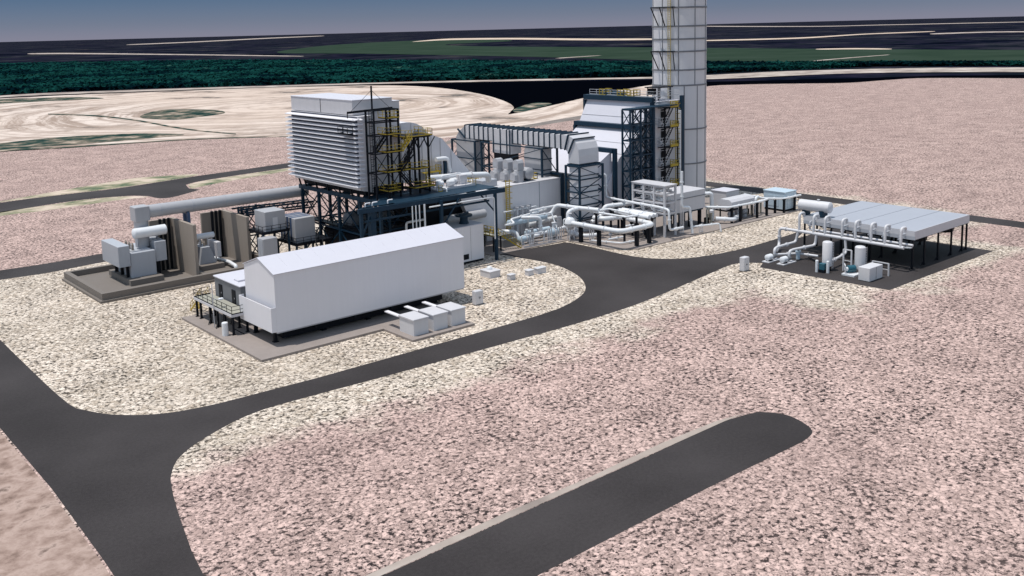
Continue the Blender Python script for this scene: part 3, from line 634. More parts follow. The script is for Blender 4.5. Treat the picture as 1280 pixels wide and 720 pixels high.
# ------------------------------------------------------------------ air intake house
def intake():
    t = thing('air_intake_house', 'tall boxy white air intake building with rows of louvre hoods, raised on blue steelwork', 'building', (88, 148.6, 12.7))
    m = MB(); m.box(85.6, 92.2, 138.1, 159.2, 14.2, 26.5); m.box(83.0, 85.59, 136.6, 159.3, 14.6, 26.4); m.build('wall', M['white'], t)
    m = MB(); m.box(82.95, 82.995, 136.7, 159.2, 14.7, 26.3); m.build('louvre_shade_screen', M['intake'], t)  # dark sheet paints in the shade under the louvre hoods
    m = MB(); m.box(83.02, 90.8, 138.1, 159.1, 26.51, 28.9); m.box(90.81, 92.3, 138.15, 158.9, 26.51, 28.3); m.build('upper_wall', M['lgrey'], t)
    m = MB(); m.bbox(82.95, 90.85, 138.0, 159.2, 28.91, 29.06, .05); m.bbox(90.86, 92.35, 138.05, 159, 28.31, 28.42, .04); m.build('roof', M['roof'], t)
    m = MB(); m.box(82.98, 83.015, 148.5, 148.62, 26.6, 28.9); m.box(82.98, 83.0, 148.5, 148.6, 14.6, 14.61); m.build('seam', M['black'], t)
    n = 16; z0, dz = 14.75, .735
    for i in range(n):
        z = z0+i*dz
        m = MB(); m.prism([(82.94, z+.30), (82.0, z+.10), (82.0, z+.0), (82.06, z+.0), (82.94, z+.2)], 'y', 135.9, 159.9)
        m.prism([(135.88, z+.10), (136.59, z+.30), (136.59, z+.2), (135.94, z+.0), (135.88, z+.0)], 'x', 82.01, 83.6)
        m.build('louvre_hood', M['white'], t)
    m = MB(); m.prism([(83, 14.1), (85.5, 13.5), (85.5, 14.59), (83, 14.59)], 'y', 136.7, 159.2); m.build('sill', M['lgrey'], t)
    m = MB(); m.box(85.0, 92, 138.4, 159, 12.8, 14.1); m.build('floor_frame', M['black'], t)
    for y in (141, 145, 149, 153, 157, 159): m = MB(); m.bar((84.0, y, 12.6), (83.6, y, 14.2), .25); m.build('strut', M['black'], t)
    m = MB()
    for x in (87, 89.5): m.box(x, x+.12, 137.98, 138.09, 14.3, 26.4)
    m.build('wall_rib', M['lgrey'], t)
    # transition duct behind the house
    pr = [(92.31, 13.6), (92.31, 24.1)] + [(95.5+5.5*math.sin(a), 19.0+5.2*math.cos(a)) for a in [math.radians(v) for v in range(0, 60, 8)]] + [(103.2, 20.6), (109.6, 13.5), (109.6, 12.9)]
    m = MB(); m.prism(pr, 'y', 141, 156.5); m.build('transition_duct', M['white'], t)
    m = MB()
    for x, zt in ((94.2, 24.0), (96.4, 24.1), (98.6, 23.3), (100.6, 22.4), (102.6, 20.9), (105.0, 18.3)): m.box(x, x+.14, 140.88, 140.99, 13.7, zt)
    m.build('duct_rib', M['lgrey'], t)
    m = MB(); m.box(97.4, 99.4, 140.9, 140.985, 22.2, 22.6); m.build('vent', M['trafo'], t)
intake()
def stairtower():
    t = thing('access_tower', 'black steel tower with yellow railed landings against the air intake house', 'access tower', (90, 135, 12.7))
    cols = [(84.2, 133.6), (86.6, 133.6), (88.9, 133.6), (84.2, 136.0), (88.9, 136.0)]
    for x, y in cols: m = MB(); m.bar((x, y, 12.75), (x, y, 27.5), .26); m.build('column', M['black'], t)
    for x, y in ((91.2, 134.2), (93.2, 134.2), (95.2, 134.2), (91.2, 138.4), (95.2, 138.4), (89.8, 135)): m = MB(); m.bar((x, y, 12.75), (x, y, 22.4), .28); m.build('column', M['black'], t)
    m = MB()
    for z in (27.4, 23.2, 20.3, 17.0, 25.4):
        for a, b in (((84.2, 133.6), (88.9, 133.6)), ((88.9, 133.6), (88.9, 136.0)), ((84.2, 136.0), (88.9, 136.0)), ((84.2, 133.6), (84.2, 136))): m.bar((*a, z), (*b, z), .2)
    m.bar((80.3, 135.2, 27.3), (88.9, 135.2, 27.5), .25, .35); m.bar((80.3, 135.2, 27.2), (80.3, 135.2, 26.4), .12)
    m.bar((89.8, 134.2, 22.3), (95.6, 134.2, 22.3), .25); m.bar((95.2, 134.2, 22.3), (95.2, 138.6, 22.3), .25); m.bar((91.2, 138.4, 22.3), (95.2, 138.4, 22.3), .2)
    for x in (91.2, 93.2, 95.2): m.bar((x, 134.2, 20.2), (x+1.0, 133.6, 22.2), .16); m.bar((x, 134.2, 20.2), (x-.9, 134.2, 22.2), .16)
    for a in (84.2, 86.6):
        for z in (14.0, 17.2): xbrace(m, (a, 133.6), (a+2.3, 133.6), z, z+2.9, .1)
    m.build('beam', M['black'], t)
    m = MB(); m.bar((85.5, 136.0, 27.5), (85.5, 136.0, 31.3), .22); m.bar((85.5, 136, 30.6), (81, 135.3, 27.4), .05); m.bar((85.5, 136, 30.6), (88.9, 136, 27.5), .05); m.build('mast', M['black'], t)
    for (z, x0, x1, y0, y1) in ((13.9, 86.2, 88.7, 133.2, 136), (17.1, 86.2, 90.8, 133.2, 136), (20.4, 86.2, 89.6, 133.2, 136), (23.3, 86.4, 89, 133.2, 136), (26.0, 86.6, 88.9, 133.2, 136), (22.5, 90.2, 95.7, 133.6, 138.9), (17.1, 91.3, 94.2, 132.8, 135), (14.0, 90.8, 95.0, 132.2, 135)):
        m = MB(); m.box(x0, x1, y0, y1, z-.12, z); l = m.build('landing', M['black'], t)
        m = MB(); m.railing([(x0, y1, z), (x0, y0, z), (x1, y0, z), (x1, y1, z)], h=1.15, step=1.4, t=.07); m.build('railing', M['yellow'], l)
    for p, q in (((88.6, 132.9, 17.1), (91.2, 132.9, 19.6)), ((89, 132.8, 20.4), (91, 132.8, 22.5)), ((91, 132.6, 14.0), (88.4, 132.6, 17.0)), ((85, 134.4, 20.4), (87.5, 134.4, 23.2)), ((91.5, 136, 17.1), (94.5, 136, 22.4)), ((95, 135.5, 13), (97.6, 135.5, 12.8))):
        m = MB(); m.stair(p, q, (0, .9, 0)); m.build('stair', M['yellow'] if p == (89, 132.8, 20.4) else M['black'], t)
    m = MB(); m.ladder((85.2, 136.2, 12.8), 14.5, cage=(0, -.75, 0)); m.build('ladder', M['black'], t)
stairtower()
def smallbalcony():
    t = thing('service_balcony', 'thin black railed balcony on the corner of the louvred wall', 'balcony', (81.6, 138, 23.6))
    m = MB(); m.box(81.0, 82.0, 136.6, 139.6, 23.55, 23.63); m.build('deck', M['black'], t)
    m = MB(); m.railing([(82, 139.6, 23.63), (81, 139.6, 23.63), (81, 136.6, 23.63), (82, 136.6, 23.63)], h=1.1, step=1.2); m.build('railing', M['black'], t)
smallbalcony()
# equipment on the pipe deck
t = thing('crossover_pipe', 'thick white pipe lying along the deck in front of the white transition duct', 'pipe', (104, 138.2, 12.74))
m = MB(); m.tube([(98, 138.6, 14.2), (104, 138.4, 13.9), (107.6, 138.2, 13.7), (111.6, 138.6, 13.3), (112.4, 139.4, 12.0)], .55, 16, 1.0); m.build('tube', M['pipe'], t)
for x, y, z in ((103.9, 138.4, 13.9), (107.2, 138.2, 13.72)): m = MB(); m.lathe((x, y, z), (1, -.03, -.05), [(0, .54), (0, .76), (.15, .76), (.15, .54)], 16, True); m.build('flange', M['lgrey'], t)
m = MB(); m.bar((101, 138.5, 12.75), (101, 138.5, 13.6), .3); m.bar((105.5, 138.2, 12.4), (105.5, 138.2, 13.3), .3); m.build('saddle', M['navy'], t)
t = thing('vent_elbow', 'white goose-neck pipe on a dark blue stand, rising from the pipe deck', 'pipe', (104.4, 140.2, 12.74))
m = MB(); m.tube([(100.6, 139.6, 17.2), (103.2, 139.6, 17.2), (103.6, 139.6, 14.6)], .42, 14, .9); m.build('tube', M['pipe'], t)
m = MB(); m.bar((102.6, 139.6, 12.75), (102.6, 139.6, 16.8), .5); m.build('stand', M['navy'], t)
t = thing('pump_skid', 'cluster of small white pumps on a pale tray at the edge of the pipe deck', 'pump skid', (99.5, 135.4, 12.74))
m = MB(); m.box(96, 104.5, 133.2, 137.2, 12.745, 12.95); m.build('tray', M['lgrey'], t)
for x, y, s in ((97.4, 135.0, .55), (99.4, 134.6, .6), (101.2, 136.2, .5), (98.4, 136.6, .5)):
    m = MB(); m.tank((x, y, 13.6), (1, 0, 0), 1.1, s); p_ = m.build('pump', M['pipe'], t)
    m = MB(); m.box(x+.2, x+.9, y-.3, y+.3, 12.96, 13.3); m.build('pump_foot', M['trafo'], p_)
m = MB(); m.bbox(102.4, 104.0, 135.0, 136.2, 12.96, 14.6); m.build('panel', M['lgrey'], t)
m = MB(); m.railing([(96, 133.3, 12.95), (104.4, 133.3, 12.95)], h=1.0, step=2); m.build('railing', M['lgrey'], t)
m = MB(); m.tube([(96.6, 133.6, 13.4), (96.6, 131.2, 13.4), (96.6, 131.2, 12.8)], .14, 8, .3); m.tube([(98.4, 135.0, 14.1), (98.4, 135, 14.9), (103, 135.6, 14.9)], .12, 8, .3); m.build('pipework', M['pipe'], t)
t = thing('valve_platform', 'little yellow railed platform between the pump skid and the white duct', 'platform', (99.2, 139.2, 12.74))
m = MB(); m.box(97.8, 101.2, 138.9, 140.6, 15.0, 15.1); m.build('deck', M['yellow'], t)
m = MB(); m.railing([(97.8, 138.9, 15.1), (101.2, 138.9, 15.1), (101.2, 140.6, 15.1)], h=1.1, step=1.1); m.build('railing', M['yellow'], t)
for x in (98, 101): m = MB(); m.bar((x, 139.1, 12.75), (x, 139.1, 15), .2); m.build('leg', M['yellow'], t)
m = MB(); m.railing([(95.8, 132.4, 12.75), (96.6, 132.4, 12.75)], h=1.1); m.railing([(104.5, 133.2, 12.75), (104.5, 138, 12.75)], h=1.1)
solo('guard_rail', m, M['yellow'], 'short yellow guard rail at the right end of the pump skid', 'railing')
# small fittings along the rack girder
m = MB()
for x in (79.4, 80.7, 83.6): m.tube([(x, 129.6, 12.75), (x, 129.6, 13.3), (x+.9, 129.6, 13.3)], .11, 8, .2)
solo('vent_pipes', m, M['pipe'], 'stubby white vent pipes on the left end of the front girder', 'pipe')

# machinery crowded under the pipe deck
t = thing('oil_module', 'dark oil tank module on the ground under the left end of the pipe deck', 'tank', (88, 135.4, 0))
m = MB(); m.bbox(85.2, 91.0, 133.8, 137.4, .02, 3.4, .1); m.build('tank', M['dgrey'], t)
m = MB(); m.tank((86, 134.6, 4.3), (1, 0, 0), 3.4, .7); m.build('cooler', M['trafo'], t)
m = MB(); m.tube([(90.2, 134.4, 3.4), (90.2, 134.4, 8.0), (94, 134.4, 8.0)], .2, 10, .5); m.build('pipework', M['pipe'], t)
t = thing('cable_tray', 'long dark cable tray on brackets below the front girder', 'cable tray', (92, 129.2, 10.4))
m = MB(); m.box(79, 104, 129.0, 129.7, 10.4, 10.5); m.box(79, 104, 128.95, 129.0, 10.4, 10.75); m.build('tray', M['navy'], t)
for x in (81.2, 87, 92.9, 98, 103.6): m = MB(); m.bar((x, 129.3, 10.52), (x, 129.3, 12.2), .12); m.build('hanger', M['navy'], t)
t = thing('condensate_vessel', 'pale horizontal vessel in the shade behind the bright white box', 'tank', (97.5, 136, 0))
m = MB(); m.tank((94.6, 136.0, 3.2), (1, 0, 0), 5.4, 1.1); m.build('shell', M['vent'], t)
for x in (95.6, 99.0): m = MB(); m.box(x-.25, x+.25, 135.3, 136.7, .02, 2.3); m.build('saddle', M['black'], t)
# ------------------------------------------------------------------ turbine hall with its roof ventilators
def hall():
    t = thing('turbine_hall', 'long plain grey box building with a pale roof behind the white pipework', 'building', (123, 146, .15))
    m = MB(); m.box(112.5, 131.8, 140.5, 152.5, .16, 10.0); m.build('wall', M['grey'], t)
    m = MB(); m.bbox(112.4, 131.9, 140.4, 152.6, 10.01, 10.2, .05); m.build('roof', M['lgrey'], t)
    m = MB(); m.box(126.0, 126.12, 140.4, 140.49, .2, 9.9); m.build('wall_joint', M['trafo'], t)
    m = MB(); m.box(131.85, 132.6, 140.2, 140.9, .16, 10.5); m.box(131.85, 132.6, 140.2, 153, 10.51, 11.0); m.box(127, 131.84, 152.0, 152.7, 10.51, 11.0); m.build('end_frame', M['navy'], t)
    m = MB(); m.box(132.61, 135.6, 140.6, 153, .16, 10.4); m.build('exhaust_casing', M['brown'], t)
    m = MB(); m.ladder((117.6, 140.1, .4), 11.0, (.9, 0, 0), .13, cage=(0, -.7, 0)); m.build('ladder', M['yellow'], t)
    m = MB(); m.railing([(113.6, 150.5, 10.2), (113.6, 147, 10.2), (117.4, 147, 10.2), (117.4, 150.5, 10.2)], h=1.2, step=1.0, t=.1)
    m.railing([(124.8, 142.6, 10.2), (127.5, 142.6, 10.2), (127.5, 146.8, 10.2), (124.8, 146.8, 10.2)], h=1.2, step=1.0, t=.1); m.build('railing', M['yellow'], t)
    m = MB(); m.bbox(113.2, 116.8, 142.2, 145.2, 10.21, 11.5); m.build('roof_hatch', M['trafo'], t)
hall()
VL = ['domed grey roof ventilator on the turbine hall, leftmost of the row', 'domed grey roof ventilator on the turbine hall, middle of the row', 'domed grey roof ventilator on the turbine hall, rightmost of the row, beside the barrel silencer']
for i, (x, y) in enumerate(((121.4, 147.4), (121.9, 144.9), (122.4, 142.4))):
    t = thing('roof_ventilator', VL[i], 'ventilator', (x, y, 10.2), 'domed ventilators on the turbine hall roof')
    m = MB(); m.lathe((x, y, 10.21), (0, 0, 1), [(0, 1.0), (2.0, 1.0), (2.3, .92), (2.5, .6)], 20); m.build('drum', M['vent'], t)
    m = MB(); m.prism([(y-.8, 12.6), (y+.8, 12.6), (y+.8, 14.0), (y+.5, 14.5), (y, 14.65), (y-.5, 14.5), (y-.8, 14.0)], 'x', x-.75, x+.75); m.build('upper_hood', M['vent'], t)
    m = MB(); m.prism([(y-.75, 10.6), (y+.75, 10.6), (y+.75, 11.7), (y+.4, 12.15), (y-.4, 12.15), (y-.75, 11.7)], 'x', x-1.6, x-.9); m.build('lower_hood', M['vent'], t)
    m = MB(); m.box(x-.78, x-.751, y-.55, y+.55, 13.0, 13.8); m.build('louvre_slot', M['trafo'], t)
t = thing('barrel_silencer', 'short horizontal grey barrel on the turbine hall roof beside the ventilators', 'silencer', (124.4, 142.6, 10.2))
m = MB(); m.tank((124.6, 141.6, 11.7), (0, 1, 0), 2.4, 1.15); m.build('shell', M['vent'], t)
m = MB(); m.box(124.0, 125.2, 142, 142.3, 10.21, 11.0); m.box(124, 125.2, 143.3, 143.6, 10.21, 11.0); m.build('saddle', M['navy'], t)
# ------------------------------------------------------------------ ribbed duct and its legs
def ribbed():
    X0, X1, Z0, Z1 = 130.0, 134.6, 16.4, 19.1
    t = thing('ribbed_duct', 'elevated grey rectangular duct with dark blue stiffener ribs, turning down in front of the boiler', 'duct', (131.5, 150, .15))
    m = MB(); m.box(X0, X1, 137.0, 169.0, Z0, Z1); m.build('casing', M['lgrey'], t)
    k = 0; y = 138.2
    while y < 169.2:
        m = MB(); a, b = y-.11, y+.11
        m.box(X0-.16, X0-.002, a, b, Z0-.16, Z1+.16); m.box(X1+.002, X1+.16, a, b, Z0-.16, Z1+.16); m.box(X0-.002, X1+.002, a, b, Z1+.002, Z1+.26); m.box(X0-.002, X1+.002, a, b, Z0-.16, Z0-.002)
        m.build('rib', M['navy'], t); y += 1.62
    # middle hopper
    m = MB(); m.box(X0-.35, X0+2.6, 153.2, 159.2, 14.0, Z1-.02); m.build('hopper', M['lgrey'], t)
    for y in (153.25, 154.2, 156.3, 158.6):
        m = MB(); m.box(X0-.5, X0-.352, y, y+.22, 13.9, Z1+.1); m.build('hopper_rib', M['navy'], t)
    m = MB(); m.box(X0-.1, X0+2.2, 153.6, 159, 11.0, 13.98); m.build('hopper_throat', M['black'], t)
    # elbow and down leg at the near end
    m = MB(); m.prism([(137.0, Z0), (137.0, Z1), (135.8, Z1-.05), (134.7, 18.6), (133.8, 17.7), (133.3, 16.5), (133.15, 15.2), (133.15, 13.7), (136.1, 13.7), (136.1, 15.6)], 'x', X0-.02, X1+.8); m.build('elbow', M['lgrey'], t)
    m = MB(); m.bar((X0-.15, 137.0, Z0-.2), (X0-.15, 136.0, Z1+.1), .25); m.bar((X0-.15, 136.0, Z1+.1), (X1+.9, 136.0, Z1+.1), .25); m.bar((X0-.15, 136.0, 15.6), (X0-.15, 134.4, 18.5), .25); m.bar((X0-.15, 134.3, 18.5), (X1+.9, 134.3, 18.5), .25)
    m.box(X0-.2, X1+1.0, 132.95, 136.3, 13.3, 13.58); m.build('elbow_rib', M['navy'], t)
    m = MB(); m.box(X0+.1, X1+.7, 133.3, 136.0, .16, 13.29); m.build('down_leg', M['grey'], t)
    for z in (2.4, 4.6, 6.8, 9.0, 11.2):
        m = MB(); m.box(X0-.05, X1+.85, 133.15, 136.15, z, z+.14); m.build('leg_band', M['navy'], t)
    # shaded leg at the far end
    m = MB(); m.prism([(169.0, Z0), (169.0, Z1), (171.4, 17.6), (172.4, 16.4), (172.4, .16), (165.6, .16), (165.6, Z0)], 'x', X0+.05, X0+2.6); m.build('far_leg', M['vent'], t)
    m = MB(); m.bar((X0-.05, 169, Z0), (X0-.05, 171.6, 18.2), .3); m.build('elbow_rib', M['navy'], t)
    # rounded middle leg
    m = MB(); m.prism([(143.6, .16), (143.6, 16.2), (144.5, Z0-.2), (149.0, Z0-.2), (149.4, 15.0), (149.4, .16)], 'x', X0+.1, X0+2.4); m.build('middle_leg', M['vent'], t)
    m = MB()
    for z in (11.4, 13.6): m.box(X0+.02, X0+2.5, 143.5, 149.5, z, z+.18)
    m.build('leg_band', M['navy'], t)
ribbed()
def ductframe(lab, x0, x1, y0, y1, h, levels, z0=.15):
    t = thing('bracing_tower', lab, 'steel frame', ((x0+x1)/2, (y0+y1)/2, z0), 'dark blue braced frames round the duct legs')
    for x in (x0, x1):
        for y in (y0, y1): m = MB(); m.bar((x, y, z0+.01), (x, y, h), .36); m.build('column', M['navy'], t)
    m = MB(); n = levels
    for i in range(n):
        za = z0+.3+(h-z0-.4)*i/n; zb = z0+.3+(h-z0-.4)*(i+1)/n
        for p, q in (((x0, y0), (x1, y0)), ((x0, y0), (x0, y1)), ((x0, y1), (x1, y1)), ((x1, y0), (x1, y1))):
            m.bar((*p, zb), (*q, zb), .24)
            if i % 2: m.bar((*p, za), (*q, zb), .14)
            else: m.bar((*q, za), (*p, zb), .14)
    m.build('brace', M['navy'], t)
ductframe('dark blue braced frame round the down leg in front of the boiler', 129.6, 136.0, 132.7, 136.5, 13.3, 5)
ductframe('dark blue braced frame round the shaded far leg of the ribbed duct', 129.3, 133.2, 164.8, 173, 16.0, 4, .0)
ductframe('dark blue braced frame between the roof ventilators and the hopper, under the ribbed duct', 129.2, 133.4, 143.0, 162.4, 16.1, 3)
# ------------------------------------------------------------------ heat recovery boiler
def boiler():
    t = thing('recovery_boiler', 'huge pale grey boiler casing with a sloped stepped front and dark blue beams', 'boiler', (160, 148, .15))
    m = MB(); m.box(157.0, 166.2, 138.2, 158, .16, 23.6); m.build('casing', M['grey'], t)
    m = MB(); m.prism([(143.2, 7.0), (147.0, 12.5), (153.9, 17.9), (156.98, 23.5), (156.98, .16), (147, .16)], 'y', 138.6, 157.8); m.build('inlet_slope', M['roof'], t)
    m = MB(); m.prism([(135.7, 1.2), (143.1, .4), (145.1, .17), (145.1, 14.2), (135.7, 9.0)], 'y', 139.0, 156.0); m.build('inlet_cone', M['roof'], t)
    m = MB(); m.box(156.2, 157.6, 137.6, 158.3, 23.62, 24.7); m.build('top_beam', M['navy'], t)
    m = MB(); m.box(153.0, 154.6, 138.3, 158.3, 18.0, 18.9); m.build('front_beam', M['navy'], t)
    m = MB(); m.box(144.6, 145.9, 138.3, 145, 13.9, 14.8); m.build('front_beam', M['navy'], t)
    for x, y, h in ((145.3, 138.2, 14.8), (156.7, 137.9, 23.6), (166.1, 137.6, 24.6)):
        m = MB(); m.box(x-.4, x+.4, y-.35, y+.35, .16, h); m.build('column', M['navy'], t)
    for x, z in ((156.3, 23.61), (153.0, 17.99)): m = MB(); m.box(x, x+1, 157.9, 158.5, z-2.6, z); m.build('bracket', M['navy'], t)
    m = MB()
    for (a, b) in (((148, 13.33), (148, 13.33)), ((150.5, 15.28), (0, 0)), ((155.2, 20.32), (0, 0))): m.box(a[0]-.05, a[0]+.05, 138.7, 157.7, a[1]-.02, a[1]+.06)
    m.build('panel_joint', M['lgrey'], t)
    m = MB()
    for x in (159.6, 162.4, 165.2): m.box(x, x+.1, 138.12, 138.19, .3, 23.4)
    m.build('wall_rib', M['lgrey'], t)
    m = MB(); m.box(156.2, 166.3, 138.0, 158.2, 23.601, 23.619); m.build('roof', M['roof'], t)
    m = MB(); m.railing([(157.8, 157.8, 24.7), (157.8, 138.4, 24.7), (166.0, 138.4, 24.7)], h=1.15, step=2.2, t=.08); m.build('railing', M['lgrey'], t)
    for y in (153.5, 148, 145):
        m = MB(); m.railing([(157.6, y+1, 24.7), (157.6, y-1, 24.7), (159.6, y-1, 24.7), (159.6, y+1, 24.7)], h=1.3, step=.8, t=.12); m.build('railing', M['yellow'], t)
    m = MB(); m.tube([(160, 156, 24.8), (160, 149, 24.8)], .7, 14); m.build('steam_drum', M['navy'], t)
    m = MB(); m.box(160.5, 165.5, 139.6, 143.5, 26.4, 26.6); [m.bar((x, y, 23.7), (x, y, 26.4), .2) for x in (161, 165) for y in (140, 143)]; m.bbox(161, 162.2, 141.5, 143.2, 24.8, 26.2); m.build('roof_platform', M['black'], t)
boiler()
def lattice():
    t = thing('lattice_tower', 'tall dark blue cross-braced steel tower against the front corner of the boiler', 'steel tower', (151.5, 136.6, .15))
    xs = (147.0, 150.2, 154.2); ys = (135.4, 137.6)
    for x in xs:
        for y in ys: m = MB(); m.bar((x, y, .16), (x, y, 22.8), .5 if x > 153 else .32); m.build('column', M['navy'], t)
    m = MB(); n = 7
    for i in range(n):
        a, b = .4+i*3.2, .4+(i+1)*3.2
        for x0, x1 in zip(xs, xs[1:]):
            m.bar((x0, ys[0], b), (x1, ys[0], b), .26); m.bar((x0, ys[1], b), (x1, ys[1], b), .26)
            c = (x0+x1)/2; xbrace(m, (x0, ys[0]), (x1, ys[0]), a, b, .17)
            m.bar((c, ys[0], a+1.6), (c, ys[0], b), .14); m.bar((x0, ys[1], a), (x1, ys[1], b), .15)
        for x in xs: m.bar((x, ys[0], b), (x, ys[1], b), .22); m.bar((x, ys[0], a), (x, ys[1], b), .14)
    m.build('brace', M['navy'], t)
    m = MB(); m.box(147.0, 161.8, 135.2, 137.8, 22.85, 23.05); m.build('top_deck', M['navy'], t)
    for i in range(1, 7): m = MB(); m.box(150.4, 154.1, 135.6, 137.4, .36+i*3.2, .44+i*3.2); m.build('landing', M['black'], t)
    m = MB()
    for i in range(6):
        z = .5+i*3.2; a, b = (150.8, 153.8) if i % 2 else (153.8, 150.8)
        m.stair((a, 136.0, z), (b, 136.0, z+3.1), (0, .8, 0), rail=False)
    m.build('stair', M['black'], t)
lattice()
def boilerstairs():
    t = thing('platform_ladder', 'column of yellow railed platforms and ladders climbing the side of the boiler', 'access tower', (160.1, 137, .15))
    for z in (5.4, 9.6, 13.9, 18.2, 22.4):
        m = MB(); m.box(158.5, 162.7, 135.7, 138.0, z-.15, z); l = m.build('landing', M['black'], t)
        m = MB(); m.railing([(160.1, 135.7, z), (162.7, 135.7, z), (162.7, 138, z)], h=1.2, step=.7, t=.1); m.bar((160.2, 135.7, z+.3), (162.7, 135.7, z+.3), .06, .4); m.build('railing', M['yellow'], l)
        m = MB(); m.railing([(156.9, 138, z+.8), (156.9, 136.2, z+.8), (159.9, 136.2, z+.8)], h=1.3, step=.9, t=.08)
        for k in range(4): m.bar((156.9, 136.2, z+k*.5-.6), (159.9, 136.2, z+k*.5-.6), .07)
        m.build('railing', M['lgrey'], l)
        m = MB(); m.box(159.7, 161.3, 138.02, 138.11, z-3.1, z-.4); m.build('door_opening', M['black'], t)
        m = MB(); m.stair((158.7, 136.4, z-4.2), (161.7, 136.4, z-.1), (0, .8, 0), rail=False); m.build('stair', M['black'], t)
    m = MB(); m.ladder((163.1, 136.6, .2), 23.5, (.7, 0, 0), .1, cage=(0, -.7, 0)); m.build('ladder', M['yellow'], t)
    for x, y in ((158.5, 136), (162.7, 136)): m = MB(); m.bar((x, y, .16), (x, y, 22.3), .2); m.build('column', M['black'], t)
boilerstairs()
m = MB(); m.tube([(164.5, 136.9, 3), (164.5, 136.9, 21.5)], .32, 12); solo('downpipe', m, M['pipe'], 'white vertical pipe beside the yellow platforms on the boiler side', 'pipe')
# ------------------------------------------------------------------ chimney stack
def stack():
    cx, cy, r = 177.2, 147.6, 6.25
    t = thing('chimney_stack', 'giant pale grey steel chimney stack with dark hoops, tallest thing in the plant', 'chimney', (cx, cy, .15))
    m = MB(); m.lathe((cx, cy, .16), (0, 0, 1), [(0, r), (26.2, r), (26.2, r-.05), (64, r-.05)], 64); m.build('shell', M['tank'], t)
    m = MB()
    for k, z in enumerate((8.0, 16.0)): m.lathe((cx, cy, z), (0, 0, 1), [(0, r-.01), (0, r+.14), (.3, r+.14), (.3, r-.01)], 64, True)
    m.build('hoop', M['dgrey'], t)
    for z in (26.2, 29.7, 33.9, 36.7, 39.6, 43.8, 48, 52, 56, 60):
        m = MB(); m.lathe((cx, cy, z-.16), (0, 0, 1), [(0, r-.06), (0, r+.08), (.34, r+.08), (.34, r-.06)], 64, True); m.build('hoop', M['dgrey'], t)
    m = MB()
    def seam(a, z0, z1, rr):
        c, s = math.cos(a), math.sin(a); p = (cx+c*rr, cy+s*rr)
        m.bar((*p, z0), (*p, z1), .17)
    for i in range(18):
        if i < 12: seam(math.radians(i*30+20), .3, 26.0, r+.0)
        if i < 10: seam(math.radians(i*36+2), 26.4, 64, r-.05)
    m.build('panel_seam', M['dgrey'], t)
    for z in (33.9, 43.8):
        m = MB()
        for da in (-150, -172, 170):
            a = math.radians(da); c, s = math.cos(a), math.sin(a)
            m.bar((cx+c*r, cy+s*r, z+.1), (cx+c*(r+2.2), cy+s*(r+2.2), z+.1), .2); m.bar((cx+c*r, cy+s*r, z-4.0), (cx+c*(r+2.1), cy+s*(r+2.1), z), .18)
        m.bar((cx+math.cos(math.radians(-150))*(r+2.2), cy+math.sin(math.radians(-150))*(r+2.2), z+.1), (cx+math.cos(math.radians(-172))*(r+2.2), cy+math.sin(math.radians(-172))*(r+2.2), z+.1), .2); m.bar((cx+math.cos(math.radians(170))*(r+2.2), cy+math.sin(math.radians(170))*(r+2.2), z+.1), (cx+math.cos(math.radians(-172))*(r+2.2), cy+math.sin(math.radians(-172))*(r+2.2), z+.1), .2)
        m.build('bracket', M['black'], t)
    a = math.radians(200); m = MB(); m.ladder((cx+math.cos(a)*(r+.45), cy+math.sin(a)*(r+.45), 22), 42, (-.3*math.sin(a)*2, .3*math.cos(a)*2, 0), .08); m.build('ladder', M['yellow'], t)
stack()
# ------------------------------------------------------------------ pipe frame, modules and skids on the plant pad
def pipeframe():
    t = thing('pipe_scaffold', 'pale grey open steel frame filled with rows of small pipes, next to the raised module', 'steel frame', (139.5, 122.3, .15))
    X = (137.9, 141.0); Y = (118.4, 121.0, 123.6, 126.4)
    for x in X:
        for y in Y: m = MB(); m.bar((x, y, .16), (x, y, 9.9), .36); m.build('column', M['lgrey'], t)
    m = MB()
    for z in (4.6, 6.6, 8.4, 9.8):
        for x in X: m.bar((x, Y[0], z), (x, Y[-1], z), .3)
        for y in Y: m.bar((X[0], y, z), (X[1], y, z), .24)
    m.build('beam', M['lgrey'], t)
    m = MB(); m.box(137.6, 141.3, 118.1, 126.7, 9.96, 10.06); m.build('roof_grating', M['lgrey'], t)
    for k, z in enumerate((4.9, 6.95, 8.75)):
        for j in range(3):
            m = MB(); x = 138.5+j*.95; m.tube([(x, 118.8, z+.12), (x, 122.2, z+.12), (x, 122.2, z+.9), (x, 126.1, z+.9)], .15, 8, .3)
            for y in (119.6, 124.6): m.lathe((x, y, z-.05), (0, 0, 1), [(0, .2), (.5, .2), (.5, .28), (.6, .28)], 8, True)
            m.build('pipe_run', M['pipe'] if j != 1 else M['tank'], t)
pipeframe()
t = thing('raised_module', 'big grey box module with a dark seam, raised on legs beside the pipe frame', 'equipment box', (147.5, 123.2, .15))
m = MB(); m.bbox(142.0, 152.8, 120.6, 126.2, 3.6, 7.5, .08); m.build('body', M['lgrey'], t)
m = MB(); m.box(141.9, 152.9, 120.5, 126.3, 6.2, 6.32); m.build('seam', M['dgrey'], t)
m = MB(); m.box(142.2, 152.6, 121, 126, 3.2, 3.59); m.build('base_frame', M['navy'], t)
for x in (143, 146, 149, 152):
    for y in (121.4, 125.4): m = MB(); m.bar((x, y, .16), (x, y, 3.2), .55 if y < 123 else .4); m.build('leg', M['black'], t)
t = thing('roof_module', 'grey box module with a pale sloping lid behind the raised module', 'equipment box', (168.2, 128, .15))
m = MB(); m.bbox(166.0, 170.4, 125.4, 129.4, .5, 4.4, .06); m.build('body', M['lgrey'], t)
m = MB(); m.bbox(165.9, 170.5, 125.3, 129.5, 4.41, 4.55, .04); m.build('lid', M['roof'], t)
